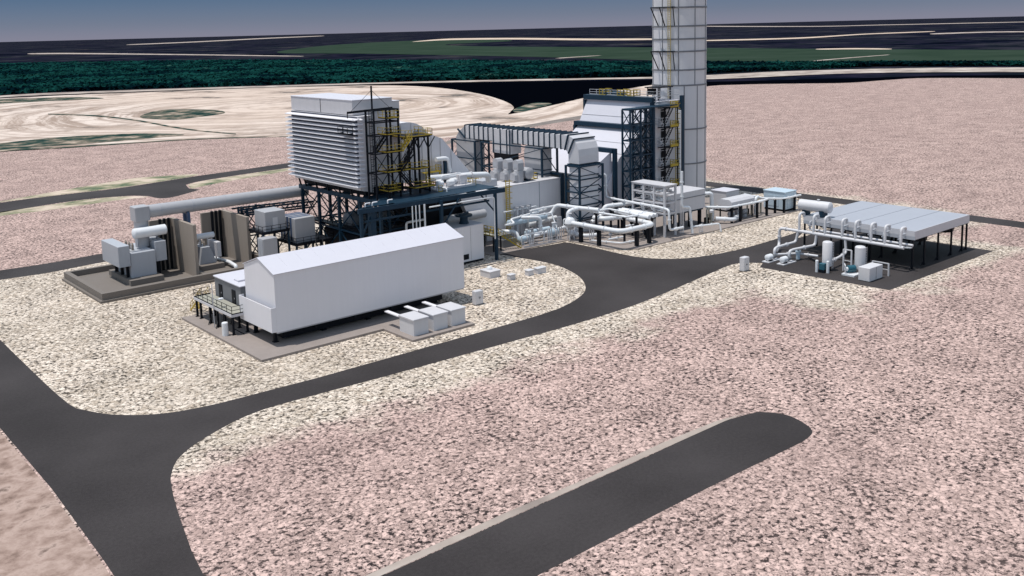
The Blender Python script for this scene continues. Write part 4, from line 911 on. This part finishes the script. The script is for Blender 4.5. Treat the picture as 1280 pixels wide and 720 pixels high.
m = MB(); m.box(166.1, 170.3, 125.5, 129.3, .16, .49); m.build('base', M['black'], t)
t = thing('pump_house', 'long low grey canopy over dark pumps, between the raised module and the pale blue container', 'pump canopy', (162, 119.9, .15))
m = MB(); m.prism([(118.2, 3.1), (121.6, 3.1), (121.6, 4.3), (121.0, 4.55), (118.8, 4.55), (118.2, 4.1)], 'x', 158.2, 166.0); m.build('canopy', M['lgrey'], t)
for x in (158.6, 162, 165.6):
    for y in (118.5, 121.3): m = MB(); m.bar((x, y, .16), (x, y, 3.1), .22); m.build('leg', M['black'], t)
for x in (159.4, 161.6, 163.8):
    m = MB(); m.tank((x, 119.6, 1.3), (1, 0, 0), 1.0, .55, 14); m.box(x, x+1, 119.2, 120, .16, .8); m.build('pump', M['trafo'], t)
t = thing('pale_blue_container', 'pale blue box container at the far end of the plant pad', 'container', (176.6, 118.8, .15))
m = MB(); m.bbox(174.2, 178.4, 116.4, 121.8, .6, 4.2, .06); m.build('body', M['lblue'], t)
m = MB(); m.bbox(174.1, 178.5, 116.3, 121.9, 4.21, 4.36, .04); m.build('roof', M['lblue'], t)
m = MB(); m.box(174.4, 178.2, 116.6, 121.6, .16, .59); m.build('base', M['black'], t)
m = MB(); m.box(175.0, 175.9, 116.34, 116.39, .7, 2.8); m.box(174.13, 174.19, 118, 120.6, 1.2, 3.4); m.build('door', M['bluepipe'], t)
def flanges(m, pts, r):
    for a, b in zip(pts, pts[1:]):
        a = Vector(a); b = Vector(b); L = (b-a).length
        if L < 2.4: continue
        for k in ([.5] if L < 6 else [.3, .7]):
            m.lathe(a.lerp(b, k)-(b-a).normalized()*.08, b-a, [(0, r*.9), (0, r+.13), (.07, r+.13), (.07, r+.08), (.09, r+.08), (.09, r+.13), (.16, r+.13), (.16, r*.9)], 14, True)
def pipe(pts, r, lab, bend=1.0, mat='pipe', name='process_pipe', group=None, n=14):
    m = MB(); m.tube(pts, r, n, bend); flanges(m, pts, r); return solo(name, m, M[mat], lab, 'pipe', group)
def piperack(lab, pts, r, posts, bend=.8, h=None, pw=.32):
    t = thing('pipe_run', lab, 'pipe', (pts[0][0], pts[0][1], .15), 'white pipes on dark posts')
    m = MB(); m.tube(pts, r, 14, bend); flanges(m, pts, r); m.build('tube', M['pipe'], t)
    for (x, y, z) in posts:
        m = MB(); m.bar((x, y, .16), (x, y, z), pw); m.bar((x-.5, y, z-.1), (x+.5, y, z-.1), .25); m.build('post', M['black'], t)
piperack('thick white pipe making a flat loop round the corner of the plant pad', [(124.0, 129.8, 3.5), (124.6, 117.2, 3.5), (133.6, 117.2, 3.5), (134.6, 126.8, 3.5), (131.0, 127.4, 3.5), (130.6, 130, 3.5)], .46, [(129.0, 117.4, 3.0), (132.4, 117.4, 3.0), (124.4, 122.5, 3.0), (124.2, 127, 3.0), (134.1, 122, 3.0), (134.5, 126, 3)], 1.6, pw=.6)
piperack('slender white pipe on dark posts above the thick looping pipe', [(122.0, 138.6, 5.0), (127.8, 137.8, 5.3), (129.6, 120.6, 5.0), (132.6, 120.0, 5.0), (133.4, 128.6, 5.0), (129.6, 128.8, 5)], .2, [(129.6, 121, 4.9), (132.5, 120.6, 4.9), (133.3, 128, 4.9), (129.3, 128, 4.9)], .5)
piperack('row of thick white header pipes lying side by side behind the looping pipe', [(135.0, 119.6, 4.3), (135.0, 128.4, 4.3)], .42, [(135.0, 120.4, 3.9), (135.0, 124, 3.9), (135.0, 127.6, 3.9)])
for i, x in enumerate((135.9, 136.8)): pipe([(x, 119.4, 4.45), (x, 128.2, 4.45)], .4, ['white header pipe in the row beside the pipe frame, the middle one', 'white header pipe in the row beside the pipe frame, the one touching its columns'][i], group='header pipes beside the pipe frame')
m = MB()
for y in (120.4, 124, 127.6):
    m.bar((135.4, y, 3.75), (137.6, y, 3.75), .25)
for y in (120.4, 122.2, 124, 125.8, 127.6): m.bar((136.6, y, .16), (136.6, y, 3.9), .3)
solo('pipe_support', m, M['black'], 'dark low frame under the row of header pipes', 'pipe support')
pipe([(136.8, 134.2, 10.7), (138.2, 134.0, 10.7), (138.2, 134.0, 6.0), (137.6, 126, 6.0), (137.2, 119.0, 6.0), (137.0, 116.6, 5.8), (137.0, 116.4, 2.0), (140.6, 116.2, 2.0)], .24, 'slim white pipe dropping from the down leg and crossing in front of the pipe frame', .6)
pipe([(141.6, 117.3, 12.5), (141.6, 117.3, 5.6), (143.4, 116.9, 5.4), (143.4, 116.2, .4)], .26, 'white pipe stepping down the right side of the pipe frame to the pad', .5)
pipe([(143.8, 116.4, 1.6), (149.6, 114.6, 1.6), (149.6, 114.2, .05)], .18, 'thin white pipe running low to a bend at the gravel edge', .5)
pipe([(140.0, 128.6, 5.2), (134, 130.4, 5.2), (133.6, 130.6, 3.4), (131, 131, 2.4)], .42, 'white pipe curling from the header row to the down leg', 1.0)
# the valve and pump group in front of the turbine hall
def pumpset(lab, x, y, z, L, r, mat='bluepipe'):
    t = thing('pump_set', lab, 'pump', (x+L/2, y, .15), 'pump sets in front of the turbine hall')
    m = MB(); m.tank((x, y, z), (1, 0, 0), L, r); m.build('casing', M[mat], t)
    for k in (.2, .8): m = MB(); m.box(x+L*k-.2, x+L*k+.2, y-r*.7, y+r*.7, .16, z-r*.8); m.build('foot', M['trafo'], t)
    m = MB(); m.lathe((x+L*.45, y, z), (1, 0, 0), [(0, r*.9), (0, r*1.2), (.2, r*1.2), (.2, r*.9)], 20, True); m.build('flange', M['lgrey'], t)
    m = MB(); m.tube([(x+L*.6, y, z+r*.7), (x+L*.6, y, z+r+.9)], r*.35, 10); m.lathe((x+L*.6, y, z+r+.9), (0, 0, 1), [(0, r*.5), (.2, r*.5)], 12, True); m.build('nozzle', M['pipe'], t)
pumpset('long pale blue horizontal vessel along the foot of the turbine hall', 115.5, 137.6, 3.6, 9.5, .6)
pumpset('pale blue pump nearest the yellow stair', 114.6, 133.6, 1.2, 3.2, .58)
pumpset('round pale blue pump body halfway along the pipework', 121.6, 133.0, 1.5, 2.0, .75)
pumpset('pale blue vessel low behind the other pumps', 118.2, 135.8, 1.5, 6.0, .5, 'lblue')
pumpset('small white pump set at the corner of the plant pad', 125.4, 131.2, 1.1, 2.4, .55, 'pipe')
PL = ((([(112.6, 138.8, 1.9), (115.2, 138.8, 1.9), (116.6, 136.8, 1.9), (116.6, 136, .4)], .5, 'white pipe bending down at the left end of the pipework, by the yellow stair')),
      ([(118.2, 133.6, 1.3), (120.0, 133.6, 1.3), (120.0, 133.6, 4.6), (118.0, 134.4, 4.8), (117.6, 136, 4.6)], .42, 'white swan-neck pipe arching above the pump nearest the yellow stair'),
      ([(119.8, 133.2, 1.6), (128.6, 133.6, 1.9), (129.2, 135, 1.9)], .34, 'straight white pipe passing through the round pump body'),
      ([(124.6, 137.6, 3.8), (126.6, 137.6, 3.8), (127.2, 136.9, 5.6), (128.0, 131.2, 5.6), (129.0, 127.0, 5.6)], .48, 'white pipe stepping up over the pump group'),
      ([(127.8, 131.2, 5.6), (124.9, 131.2, 5.4), (124.9, 131.2, 1.2), (126.2, 127.8, .9), (129, 126.8, .9), (129, 126.8, 2.6)], .45, 'white pipe dropping from the high crossing to the pad and out again'),
      ([(121.6, 139.0, 2.2), (129.4, 139.4, 2.4)], .62, 'thick white pipe lying close against the foot of the turbine hall'),
      ([(113.0, 135.6, 3.9), (115.4, 135.6, 3.9), (115.4, 137.0, 4.4), (126.4, 139.0, 4.6)], .26, 'slim white pipe running above the long pale blue vessel'))
for pts, r, lab in PL: pipe(pts, r*.82, lab, .9, group='white pipes of the pump group')
t = thing('globe_valve', 'big white ball-shaped valve on legs where the thick loop pipe starts', 'valve', (124.2, 129.8, .15))
m = MB(); m.lathe((124.2, 129.9, 2.6), (0, 0, 1), [(0, .3), (.2, .8), (.8, 1.1), (1.4, .95), (1.9, .55), (2.1, .1)], 18); m.build('body', M['pipe'], t)
for dx, dy in ((-.6, -.5), (.6, -.5), (0, .7)): m = MB(); m.bar((124.2+dx, 129.9+dy, .16), (124.2+dx*.6, 129.9+dy*.6, 2.9), .14); m.build('leg', M['lgrey'], t)
m = MB(); m.lathe((124.2, 129.9, 4.75), (0, 0, 1), [(0, .12), (.5, .12), (.5, .4), (.56, .4)], 14, True); m.build('handwheel', M['lgrey'], t)
def stand(lab, x, y, h):
    m = MB(); m.bar((x, y, .16), (x, y, h), .14); m.bar((x-.5, y, h), (x+.5, y, h), .12); m.bar((x-.5, y, .2), (x+.5, y, .2), .12); m.bar((x+.5, y, .16), (x+.5, y, h), .12); m.bar((x-.5, y, .16), (x-.5, y, h), .12)
    solo('pipe_stand', m, M['lgrey'], lab, 'pipe stand', 'thin pipe stands')
for lab, x, y, h in (('thin grey pipe stand left of the swan-neck pipe', 116.4, 132.2, 3.2), ('thin grey pipe stand left of the round pump body', 120.6, 131.7, 2.6), ('thin grey pipe stand right of the round pump body', 122.9, 131.5, 4.6), ('thin grey pipe stand at the corner of the pad by the ball valve', 126.2, 126.2, 2.6), ('thin grey pipe stand under the thin low pipe by the gravel edge', 146.2, 116.4, 1.7), ('tallest thin grey stand, in front of the raised module', 143.2, 118.6, 6.4)): stand(lab, x, y, h)
t = thing('yellow_stair', 'yellow railed stair and walkway at the left end of the pump group', 'stairs', (110.5, 132, .15))
m = MB(); m.stair((113.2, 131.4, .2), (109.6, 133.0, 3.0), (.3, .9, 0)); m.build('stair', M['yellow'], t)
m = MB(); m.box(107.6, 109.7, 132.6, 137.8, 2.9, 3.0); d = m.build('deck', M['deck'], t)
m = MB(); m.railing([(109.7, 134, 3), (109.7, 137.8, 3)], h=1.1, step=1, t=.1); m.railing([(107.6, 137.8, 3), (107.6, 132.6, 3), (109, 132.6, 3)], h=1.1, step=1, t=.1); m.build('railing', M['yellow'], d)
for x, y in ((107.8, 132.8), (109.5, 132.8), (107.8, 137.5), (109.5, 137.5)): m = MB(); m.bar((x, y, .16), (x, y, 2.9), .2); m.build('leg', M['black'], t)
t = thing('valve_rack', 'grey rack of small valves standing against the turbine hall wall, right of the yellow ladder', 'valve rack', (120.6, 139.6, .15))
m = MB()
for x in (118.8, 120.2, 121.6, 123.0): m.bar((x, 139.7, .16), (x, 139.7, 6.0), .16)
for z in (4.4, 6.0): m.bar((118.8, 139.7, z), (123.0, 139.7, z), .16)
m.build('frame', M['trafo'], t)
for x in (119.4, 120.8, 122.3): m = MB(); m.tube([(x, 139.6, 3.8), (x, 139.6, 5.6)], .22, 10); m.lathe((x, 139.6, 5.7), (0, 0, 1), [(0, .34), (.14, .34)], 12, True); m.build('valve', M['lgrey'], t)
m = MB(); m.box(111.0, 114.2, 133.9, 136.8, .16, 1.6); m.box(111.4, 113.4, 134.3, 136.4, 1.601, 2.5)
solo('oil_tank', m, M['dgrey'], 'low dark tank in the shade beside the yellow stair', 'tank')
# black mass added to paint in the shade under the intake: turbine enclosure
t = thing('turbine_enclosure', 'added black casing painting in the shade below the pipe deck, between the blue columns', 'machine casing', (101, 147, 0))
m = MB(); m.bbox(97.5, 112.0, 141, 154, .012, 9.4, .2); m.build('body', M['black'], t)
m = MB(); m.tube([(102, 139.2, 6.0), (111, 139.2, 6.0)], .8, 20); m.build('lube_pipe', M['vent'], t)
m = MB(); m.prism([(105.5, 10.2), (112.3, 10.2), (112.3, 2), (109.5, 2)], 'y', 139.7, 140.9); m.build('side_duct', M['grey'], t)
t = thing('generator', 'generator housing blackened to paint in the shade under the air intake house', 'machine casing', (86, 147, 0))
m = MB(); m.bbox(85.0, 96.5, 142, 153.5, .012, 5.6, .3); m.build('body', M['black'], t)  # black body colour stands in for the shade under the house
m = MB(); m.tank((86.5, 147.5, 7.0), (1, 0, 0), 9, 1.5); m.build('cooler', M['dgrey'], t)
# right-hand yard
piperack('white pipe on dark posts running in front of the low grey canopy', [(153.6, 121.2, 3.5), (156.6, 117.6, 3.4), (166.6, 117.0, 3.4), (168.6, 116.9, 3.6)], .24, [(157.4, 117.5, 3.3), (159.8, 117.2, 3.3), (165.2, 117.0, 3.3), (168.4, 116.9, 3.4)], .5, pw=.42)
piperack('white pipe on dark posts running to the pale blue container', [(166.4, 121.2, 4.4), (169.8, 118.4, 3.4), (173.0, 116.0, 3.2), (179.2, 115.9, 3.2)], .22, [(171.8, 117.2, 3.2), (173.2, 115.95, 3.1), (177.0, 115.9, 3.1)], .5, pw=.4)
pipe([(152.9, 122.6, 6.0), (155.8, 121.4, 6.0), (156.0, 121.3, .3)], .4, 'white pipe leaving the end of the raised module and dropping to the pad', .6)
pipe([(154.6, 119.4, 1.2), (157.4, 117.0, .9), (161.0, 118.6, .9)], .42, 'short thick white pipe lying low in front of the canopy', .8)
pipe([(166.6, 118.4, .4), (166.6, 118.4, 3.9), (168, 118.8, 4.0)], .28, 'white bent standpipe between the canopy and the pale blue container', .5)
for i, (x, y) in enumerate(((154.0, 120.6), (157.0, 122.4), (167.2, 120.4), (169.6, 119.8))):
    t = thing('valve_manifold', ['pale yellowish valve cluster right of the raised module, the front one', 'pale yellowish valve cluster right of the raised module, the rear one', 'pale yellowish valve cluster left of the pale blue container, the left one', 'pale yellowish valve cluster left of the pale blue container, the right one'][i], 'valves', (x, y, .15), 'yellowish valve clusters on the plant pad')
    m = MB(); m.tube([(x-.7, y, .17), (x-.7, y, 3.2), (x+.7, y, 3.2), (x+.7, y, .17)], .16, 8, .3); m.tube([(x, y-.6, .17), (x, y-.6, 2.4)], .18, 8); m.build('pipework', M['deck'], t)
    m = MB(); m.lathe((x, y-.6, 2.4), (0, 0, 1), [(0, .2), (.1, .5), (.5, .5), (.7, .2)], 12); m.build('valve_head', M['tank'], t)
    m = MB(); m.bbox(x-.5, x+.4, y+.2, y+.9, .16, 1.3); m.build('actuator', M['black'], t)
m = MB(); m.railing([(179, 118.2, .15), (182, 118.2, .15), (182, 123, .15)], h=2.4, step=1.2, t=.08); m.bar((179, 118.2, 3.6), (182, 118.2, 2.5), .08)
solo('mesh_fence', m, M['trafo'], 'thin grey post-and-rail enclosure right of the pale blue container', 'fence')
# ------------------------------------------------------------------ fin-fan cooler on the asphalt pad
def cooler():
    t = thing('air_cooler', 'wide flat grey fin-fan cooler roof on slender dark posts over deep shade', 'air cooler', (156.5, 84.5, .02))
    x0, x1, z0, z1 = 147.4, 166.4, 4.82, 6.2; ys = (74.25, 79.4, 84.6, 89.8, 94.6)
    for a, b in zip(ys, ys[1:]):
        m = MB(); m.box(x0, x1, a+.05, b-.05, z0+.1, z1); m.build('bay_roof', M['cooler'], t)
    m = MB()
    for y in ys[1:-1]: m.box(x0+.02, x1-.02, y-.045, y+.045, z0+.2, z1-.06)
    m.build('bay_gap', M['black'], t)
    m = MB(); m.box(x0-.06, x0-.005, ys[0], ys[-1], z0+.55, z1+.03); m.build('front_fascia', M['lgrey'], t)
    m = MB(); m.box(x0-.14, x0-.006, ys[0]-.1, ys[-1], z0-.05, z0+.52); m.build('front_beam', M['trafo'], t)
    m = MB(); m.box(x0, x1, ys[0]-.07, ys[0]+.045, z0, z1+.02); m.build('side_fascia', M['lgrey'], t)
    m = MB(); m.box(x0+.1, x1-.1, ys[0]+.1, ys[-1]-.1, z0-.15, z0+.06); m.build('underside', M['black'], t)
    for x in (147.3, 151.2, 155.9, 160.6, 164.6, 166.2):
        for y in (74.5, 81.9, 87.2, 94.3):
            if x > 166 and y > 80: continue
            m = MB(); m.bar((x, y, .02), (x, y, z0-.05), .26); m.bar((x, y, .6), (x-.7, y+.1, .03), .14); m.build('post', M['black'], t)
    for bx in (152.2, 161.6):
        for a, b in zip(ys, ys[1:]):
            m = MB(); m.lathe((bx, (a+b)/2, z0-1.0), (0, 0, 1), [(0, 2.0), (.83, 2.15)], 24); m.build('fan_ring', M['black'], t)
    m = MB(); m.tube([(144.2, 94.6, 4.0), (144.2, 74.4, 4.0)], .27, 12); m.tube([(145.6, 92, 4.3), (145.6, 73.6, 4.3)], .2, 12); hd = m.build('header_pipe', M['tank'], t)
    for y in (93.4, 90.6, 88.4, 85.2, 82.8, 80.0, 77.6, 74.9):
        m = MB(); m.tube([(144.2, y, 4.0), (144.2, y, 7.1), (145.6, y, 7.1), (145.6, y, 6.3)], .22, 10, .6); m.build('riser', M['tank'], hd)
    for y in (92.2, 89.4, 86.0, 83.8, 81.0, 78.6, 75.8):
        m = MB(); m.tube([(145.6, y, 4.3), (145.6, y, 5.6), (147.2, y, 5.6)], .16, 8, .3); m.lathe((145.6, y, 4.9), (0, 0, 1), [(0, .16), (0, .36), (.14, .36), (.14, .16)], 10, True); m.bar((145.0, y, 5.1), (146.2, y, 5.1), .12); m.build('valve', M['trafo'], hd)
    m = MB(); m.box(x0-1.2, x0-.2, ys[0]+.2, ys[-1], 3.5, 3.6); m.build('walkway', M['trafo'], t)
cooler()
t = thing('surge_drum', 'fat grey horizontal drum on dark saddles at the back corner of the cooler roof', 'tank', (148.4, 93.4, 6.2))
m = MB(); m.tank((147.8, 95.6, 7.95), (.10, -1, 0), 5.6, .98, 24); m.build('shell', M['tank'], t)
for y in (94.6, 91.2): m = MB(); m.box(147.3, 148.9, y-.35, y+.35, 6.22, 7.3); m.build('saddle', M['navy'], t)
m = MB(); m.lathe((148.1, 92.2, 8.8), (0, 0, 1), [(0, .16), (.35, .16), (.35, .26), (.42, .26)], 10, True); m.build('nozzle', M['tank'], t)
def vtank(x, y, h, r, lab):
    t = thing('vertical_tank', lab, 'tank', (x, y, .02), 'upright tanks beside the cooler')
    m = MB(); m.lathe((x, y, .7), (0, 0, 1), [(-.1, .3*r), (0, .8*r), (.15, r), (h-.95, r), (h-.8, .85*r), (h-.72, .5*r), (h-.7, .02)], 24); m.build('shell', M['tank'], t)
    for a in range(3): m = MB(); c, s = math.cos(a*2.1+.4)*r*.8, math.sin(a*2.1+.4)*r*.8; m.bar((x+c, y+s, .02), (x+c, y+s, 1.0), .16); m.build('leg', M['black'], t)
    m = MB(); m.ladder((x+r*.6, y-r*.95, .3), h-.5, (.35, 0, 0), .05); m.build('ladder', M['lgrey'], t)
vtank(137.2, 83.6, 4.9, .78, 'upright grey tank with two white posts before it')
vtank(139.2, 79.0, 4.5, .82, 'upright grey tank with a teal pump skid before it')
for i, (x, y) in enumerate(((135.2, 84.2), (135.8, 82.6))):
    m = MB(); m.tube([(x, y, .02), (x, y, 1.9)], .24, 14); m.lathe((x, y, 1.9), (0, 0, 1), [(0, .24), (.08, .2), (.12, .02)], 14)
    solo('white_bollard', m, M['pipe'], ['white post before the upright tank, the left of the pair', 'white post before the upright tank, the right of the pair'][i], 'bollard', 'white posts before the upright tank')
t = thing('teal_pump', 'small teal motor between the two white posts before the upright tank', 'pump', (135.7, 83.5, .02))
m = MB(); m.bbox(135.3, 136.1, 83.0, 83.9, .5, 1.5, .05); m.build('motor', M['teal'], t)
m = MB(); m.box(135.2, 136.2, 82.95, 83.95, .021, .49); m.build('base', M['black'], t)
t = thing('pump_skid', 'white skid with a teal motor at the foot of the second upright tank', 'pump skid', (137.6, 79.4, .02))
m = MB(); m.box(136.2, 138.4, 78.2, 80.4, .021, .3); m.build('tray', M['pipe'], t)
m = MB(); m.tube([(137.0, 79.9, .95), (138.2, 79.3, .95)], .55, 14); m.build('motor', M['teal'], t)
m = MB(); m.lathe((136.75, 80.0, .95), (.9, -.44, 0), [(-.15, .05), (-.1, .3), (.3, .34)], 14); m.build('fan_cover', M['pipe'], t)
m = MB(); m.tube([(136.4, 79.9, .3), (136.4, 79.9, 1.6), (137.4, 80.6, 1.6)], .1, 8, .2); m.build('pipework', M['tank'], t)
t = thing('equipment_cube', 'plain grey cube-shaped cabinet near the front corner of the asphalt pad', 'cabinet', (137.1, 76, .02))
m = MB(); m.bbox(135.1, 139.0, 75.0, 76.9, .14, 2.2, .05); m.build('body', M['tank'], t)
m = MB(); m.box(135.2, 138.9, 75.1, 76.8, .021, .139); m.build('plinth', M['dgrey'], t)
m = MB(); m.box(137.0, 137.05, 74.96, 74.999, .2, 2.1); m.build('door_joint', M['dgrey'], t)
def coolpump(x, y, lab):
    t = thing('circulation_pump', lab, 'pump', (x+1, y, .02), 'white circulation pumps on the asphalt pad')
    m = MB(); m.box(x-.8, x+2.9, y-.7, y+.7, .021, .16); m.build('tray', M['tank'], t)
    m = MB(); m.tank((x-.3, y, .78), (1, 0, 0), 1.1, .52, 16); m.build('motor', M['pipe'], t)
    m = MB(); m.box(x-.2, x+.8, y-.35, y+.35, .161, .42); m.build('foot', M['black'], t)
    m = MB(); m.lathe((x+1.3, y, .72), (1, 0, 0), [(0, .2), (.1, .42), (.6, .42), (.7, .2)], 14); m.build('volute', M['dgrey'], t)
coolpump(135.6, 93.7, 'white pump on a pale tray, the one nearer the road')
coolpump(135.9, 91.0, 'white pump on a pale tray, the one nearer the upright tank')
G = 'grey pipes feeding the cooler'
pipe([(144.2, 94.6, 4.0), (144.2, 97.4, 4.0), (144.2, 97.4, 1.0), (140.6, 95.4, .9)], .25, 'grey pipe looping past the back end of the cooler header', .8, 'tank', group=G)
pipe([(144.2, 93.6, 3.9), (144.2, 94.0, 2.0), (138.6, 94.0, 2.0), (137.4, 93.7, 1.9), (137.4, 93.7, .8)], .24, 'grey pipe from the header to the pump nearer the road', .7, 'tank', group=G)
pipe([(144.2, 90.0, 3.9), (144.2, 90.2, 2.0), (138.8, 91.0, 2.0), (137.7, 91.0, 1.9), (137.7, 91, .8)], .24, 'grey pipe from the header to the pump nearer the upright tank', .7, 'tank', group=G)
pipe([(137.9, 93.7, .9), (141.0, 91.4, .9), (141.6, 88.0, .9)], .2, 'low grey pipe joining the two pumps to the first upright tank', .5, 'tank', group=G)
pipe([(144.2, 84.6, 3.9), (144.2, 84.4, 1.6), (141.4, 84.0, 1.4), (138.0, 83.6, 1.3)], .22, 'grey pipe dropping from the header to the first upright tank', .6, 'tank', group=G)
t = thing('strainer', 'dark and pale blue strainer in the low pipe behind the two white pumps', 'strainer', (140.6, 91.2, .02))
m = MB(); m.lathe((140.6, 91.2, .03), (0, 0, 1), [(0, .34), (1.3, .34), (1.3, .5), (1.45, .5)], 14, True); m.build('body', M['bluepipe'], t)
m = MB(); m.lathe((140.6, 91.2, 1.5), (0, 0, 1), [(0, .1), (.4, .1), (.4, .34), (.46, .34)], 12, True); m.build('handwheel', M['navy'], t)
def gate(x, y0, y1, h, lab):
    m = MB()
    for y in (y0, y1): m.bar((x, y, .02), (x, y, h), .2)
    m.bar((x, y0, h), (x, y1, h), .16); m.bar((x, y0, h*.5), (x, y1, h*.5), .1)
    solo('pipe_gantry', m, M['tank'], lab, 'gantry', 'thin gantries beside the upright tanks')
gate(138.7, 81.6, 80.2, 3.6, 'tall thin grey gantry between the two upright tanks')
gate(140.6, 77.6, 74.9, 2.0, 'low thin grey gantry behind the grey cube cabinet')
m = MB(); m.tube([(142.0, 90.0, .25), (140.4, 87.4, .25), (141.4, 85.2, .25)], .12, 8, .6); solo('black_hose', m, M['black'], 'black hose lying on the pad behind the first upright tank', 'hose')

# finer pipes and fittings of the pump group
T = 'thin pipes of the pump group'
pipe([(114, 132.2, .5), (114, 132.2, 2.2), (119.6, 132.2, 2.2), (119.6, 132.2, .5)], .11, 'thin white pipe frame standing in front of the pump nearest the yellow stair', .3, group=T)
pipe([(116.0, 139.6, 5.4), (124.6, 139.8, 5.4), (124.6, 139.2, 2.8)], .13, 'thin white pipe along the turbine hall wall above the valve rack', .3, group=T)
pipe([(120.2, 136.6, 4.6), (120.2, 134.6, 4.9), (123.6, 134.4, 4.9), (123.6, 132.4, 1.2)], .14, 'thin white pipe crossing over the round pump body', .4, group=T)
pipe([(126.0, 133.6, .4), (126, 133.6, 3.4), (128.4, 132.6, 3.4), (128.4, 132.6, .4)], .13, 'thin white pipe hoop just left of the down leg', .4, group=T)
pipe([(125.6, 125.6, .5), (127.6, 120.0, .5), (131.6, 119.4, .5)], .14, 'thin white pipe lying on the pad inside the thick pipe loop', .4, group=T)
pipe([(128.0, 123.6, .6), (131.8, 123.0, .6), (131.8, 123.0, 2.6), (134.2, 122.6, 2.6)], .16, 'thin white stepped pipe inside the thick pipe loop, by the header row', .4, group=T)
for i, (x, y, h) in enumerate(((117.2, 132.8, 2.9), (124.4, 134.0, 3.3), (127.2, 130.4, 2.4), (129.6, 124.6, 1.6))):
    t = thing('gate_valve', ['small grey gate valve left of the swan-neck pipe', 'small grey gate valve behind the round pump body', 'small grey gate valve beside the white pump set at the pad corner', 'small grey gate valve standing inside the thick pipe loop'][i], 'valve', (x, y, .15), 'gate valves of the pump group')
    m = MB(); m.lathe((x, y, .16), (0, 0, 1), [(0, .3), (.1, .3), (.12, .16), (h*.5, .16), (h*.55, .36), (h*.75, .36), (h*.8, .12), (h-.1, .12)], 12); m.build('body', M['vent'], t)
    m = MB(); m.lathe((x, y, h+.03), (0, 0, 1), [(0, .38), (.06, .38)], 12, True); m.build('handwheel', M['navy'], t)
m = MB(); m.railing([(113.8, 131.3, .15), (121.5, 130.9, .15)], h=1.05, step=1.6, t=.06)
solo('pad_railing', m, M['lgrey'], 'thin grey handrail along the pad edge before the pump group', 'railing')
